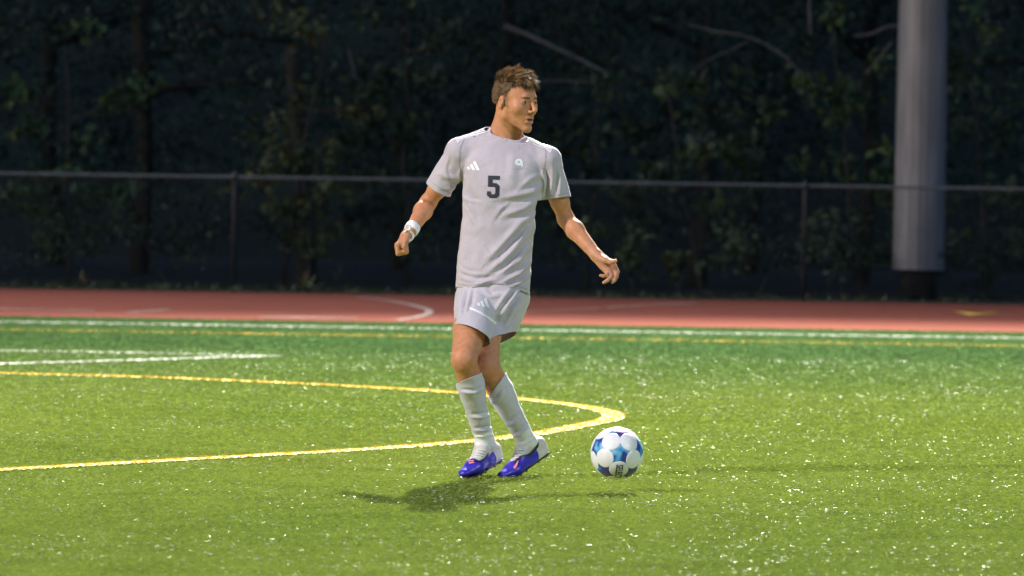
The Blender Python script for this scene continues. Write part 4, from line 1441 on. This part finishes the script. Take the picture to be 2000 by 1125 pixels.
def laces(root, bvh, rows):
    for a, b_ in rows:
        pts = []
        for k in range(7):
            f = k / 6
            d = ray(a[0] + (b_[0] - a[0]) * f, a[1] + (b_[1] - a[1]) * f).normalized()
            hit = bvh.ray_cast(CAMP, d)
            if hit[0] is not None: pts.append(hit[0] + hit[1] * .003)
        if len(pts) > 2: mesh_obj('lace', *tube(pts, .0022, 6), M['print_white'], root)
laces(br, bb, [((927, 893), (941, 897)), ((929, 888), (944, 892)), ((931, 883), (947, 887)), ((933, 878), (949, 882))])
bl, bb2, fl_ = boot('l')
laces(bl, bb2, [((1003, 897), (1013, 894)), ((1005, 891), (1017, 889)), ((1007, 885), (1021, 884)), ((1009, 879), (1024, 879))])
decal('side_stripe', [[(1002, 914), (1010, 902), (1013, 899), (1010, 910), (1006, 916)]], M['boot_pink'], bl, bb2, .003, 2)
decal('collar_edge', [[(1002, 905), (1012, 893), (1022, 888), (1032, 887), (1048, 868), (1052, 863), (1051, 872), (1037, 891), (1024, 891), (1014, 896), (1004, 907)]], M['boot_black'], bl, bb2, .003, 2)

# --- wrist tape with its knot
a_, b_ = J_['relb'], J_['rwri']
dv = (b_ - a_).normalized()
V, Fc = tube([b_ - dv * .030, b_ - dv * .028, b_ - dv * .012, b_ + dv * .006, b_ + dv * .010], [.0285, .0325, .0325, .0315, .028], 24, False)
tp = mesh_obj('wrist_tape', V, Fc, M['tape'], person)
lp = [J(797, 444, -.085) + Vector((math.cos(t) * .010, -.004, math.sin(t) * .012)) for t in [2 * math.pi * k / 14 for k in range(15)]]
mesh_obj('tape_loop', *tube(lp, .0052, 8, False), M['tape'], tp)
mesh_obj('tape_strand', *tube(smooth_poly([J(797, 450, -.086), J(803, 453, -.084), J(808, 459, -.075), J(806, 466, -.075), J(798, 471, -.085)], 2), .0055, 8), M['tape'], tp)
mesh_obj('tape_strand', *tube(smooth_poly([J(795, 450, -.086), J(790, 453, -.08), J(788, 456, -.07)], 2), .0045, 8), M['tape'], tp)

# ------------------------------------------------------------------ the ball
YB = 23.5
BC = P(1205, 885.5, YB); BR = .1085
ball = empty('football', BC)
tag(ball, 'white and blue football bouncing just above the turf beside the player', 'football')
phi = (1 + 5 ** .5) / 2
ico = []
for s1 in (-1, 1):
    for s2 in (-1, 1):
        ico += [Vector((0, s1, s2 * phi)), Vector((s1, s2 * phi, 0)), Vector((s2 * phi, 0, s1))]
ico = [v.normalized() for v in ico]
dod = []
for i in range(12):
    for j in range(i + 1, 12):
        for k in range(j + 1, 12):
            if all(ico[a].angle(ico[b2]) < 1.2 for a, b2 in ((i, j), (j, k), (i, k))): dod.append((ico[i] + ico[j] + ico[k]).normalized())
# star facing the camera, one disc straight below it
v0 = ico[0]
d0 = min(dod, key=lambda q: q.angle(v0))
toc = (P(1211, 887, YB - .1) - BC).normalized()
tz = Vector((0, 0, -1)) + Vector((-.03, 0, 0)); tz = (tz - toc * tz.dot(toc)).normalized()
sz = (d0 - v0 * d0.dot(v0)).normalized()
A_ = Matrix((v0, sz, v0.cross(sz))).transposed(); B_ = Matrix((toc, tz, toc.cross(tz))).transposed()
BM = B_ @ A_.inverted()
ico = [BM @ v for v in ico]; dod = [BM @ v for v in dod]
m, t, b = new_mat('ball_blue')
tc = t.nodes.new('ShaderNodeTexCoord'); n = t.nodes.new('ShaderNodeTexNoise'); n.inputs['Scale'].default_value = 21; n.inputs['Detail'].default_value = 1
t.links.new(tc.outputs['Object'], n.inputs['Vector'])
r = t.nodes.new('ShaderNodeValToRGB')
for e, (p_, c_) in zip([r.color_ramp.elements[0], r.color_ramp.elements[1], r.color_ramp.elements.new(.42), r.color_ramp.elements.new(.52), r.color_ramp.elements.new(.6)],
                       [(.3, (.08, .03, .20, 1)), (.68, (.14, .50, .68, 1)), (.42, (.02, .04, .26, 1)), (.5, (.012, .06, .34, 1)), (.57, (.06, .30, .56, 1))]):
    e.position = p_; e.color = c_
t.links.new(n.outputs['Fac'], r.inputs[0]); t.links.new(r.outputs[0], b.inputs['Base Color'])
b.inputs['Roughness'].default_value = .35
M['ball_blue'] = m
M['ball_white'] = noisy('ball_white', (.74, .72, .74), (.80, .78, .80), .38, 40, 3, .04, 400)
for v in ico:
    e = sorted(dod, key=lambda q: q.angle(v))[:5]
    a0 = (e[0] - v * e[0].dot(v)).normalized(); a1 = v.cross(a0)
    e.sort(key=lambda q: math.atan2(q.dot(a1), q.dot(a0)))
    V, Fc = [v], []
    K = 9
    for i in range(1, K + 1):
        for j in range(5):
            for q in range(i):
                pt = v.lerp(e[j], i / K).lerp(v.lerp(e[(j + 1) % 5], i / K), q / i); V.append(pt)
    start = lambda i: 1 + 5 * (i - 1) * i // 2
    for i in range(1, K + 1):
        for j in range(5):
            for q in range(i):
                o1 = start(i) + (j * i + q) % (5 * i); o2 = start(i) + (j * i + q + 1) % (5 * i)
                if i == 1: Fc.append((0, o1, o2)); continue
                i1 = start(i - 1) + (j * (i - 1) + q) % (5 * (i - 1))
                Fc.append((i1, o1, o2))
                if q < i - 1:
                    i2 = start(i - 1) + (j * (i - 1) + q + 1) % (5 * (i - 1)); Fc.append((i1, o2, i2))
    mesh_obj('star_panel', [BC + p.normalized() * BR for p in V], Fc, M['ball_blue'], ball)
for di, v in enumerate(dod):
    a0 = v.orthogonal().normalized(); a1 = v.cross(a0)
    V, Fc = [BC + v * (BR + .0016)], []
    rings = [4, 8, 12, 15, 18, 20, 21.5, 22.3]; n = 36
    for i, g_ in enumerate(rings):
        rr_ = BR + .0016 - .0012 * (g_ / 22) ** 2 - (.0024 if g_ > 22 else 0)
        for k in range(n):
            a = 2 * math.pi * k / n
            V.append(BC + (v * math.cos(R(g_)) + (a0 * math.cos(a) + a1 * math.sin(a)) * math.sin(R(g_))) * rr_)
    for k in range(n): Fc.append((0, 1 + k, 1 + (k + 1) % n))
    for i in range(len(rings) - 1):
        for k in range(n):
            a, b2 = 1 + i * n + k, 1 + i * n + (k + 1) % n; Fc.append((a, a + n, b2 + n, b2))
    disc = mesh_obj('round_panel', V, Fc, M['ball_white'], ball)
    if v.angle(min(dod, key=lambda q: q.angle((toc * .75 + tz * .65).normalized()))) < .01:
        cu = bpy.data.curves.new('lettering', 'FONT'); cu.body = 'SELECT'; cu.size = 1; cu.align_x = 'LEFT'; cu.align_y = 'CENTER'; cu.offset = .02
        tmp = bpy.data.objects.new('lettering', cu); COL.objects.link(tmp)
        bpy.context.view_layer.update()
        me = bpy.data.meshes.new_from_object(tmp.evaluated_get(bpy.context.evaluated_depsgraph_get()))
        bpy.data.objects.remove(tmp)
        bm = bmesh.new(); bm.from_mesh(me)
        bmesh.ops.subdivide_edges(bm, edges=bm.edges[:], cuts=2, use_grid_fill=False)
        bmesh.ops.triangulate(bm, faces=bm.faces[:])
        xs = [q.co.x for q in bm.verts]; W = max(xs)
        dn = (tz - v * tz.dot(v)).normalized(); rt_ = dn.cross(v)      # the word runs down the panel
        for q in bm.verts:
            s_ = .078 / W
            u_, w2 = q.co.x * s_ - .027, q.co.y * s_ * 1.7
            th_u, th_w = u_ / BR, w2 / BR
            sd_ = rt_ if rt_.x < 0 else -rt_
            dirv = (v + dn * math.tan(th_u) - sd_ * math.tan(th_w)).normalized()
            q.co = BC + dirv * (BR + .0021)
        bm.to_mesh(me); bm.free(); me.materials.clear(); me.materials.append(M['boot_black'])
        link(bpy.data.objects.new('lettering', me), disc)

bpy.context.view_layer.update()
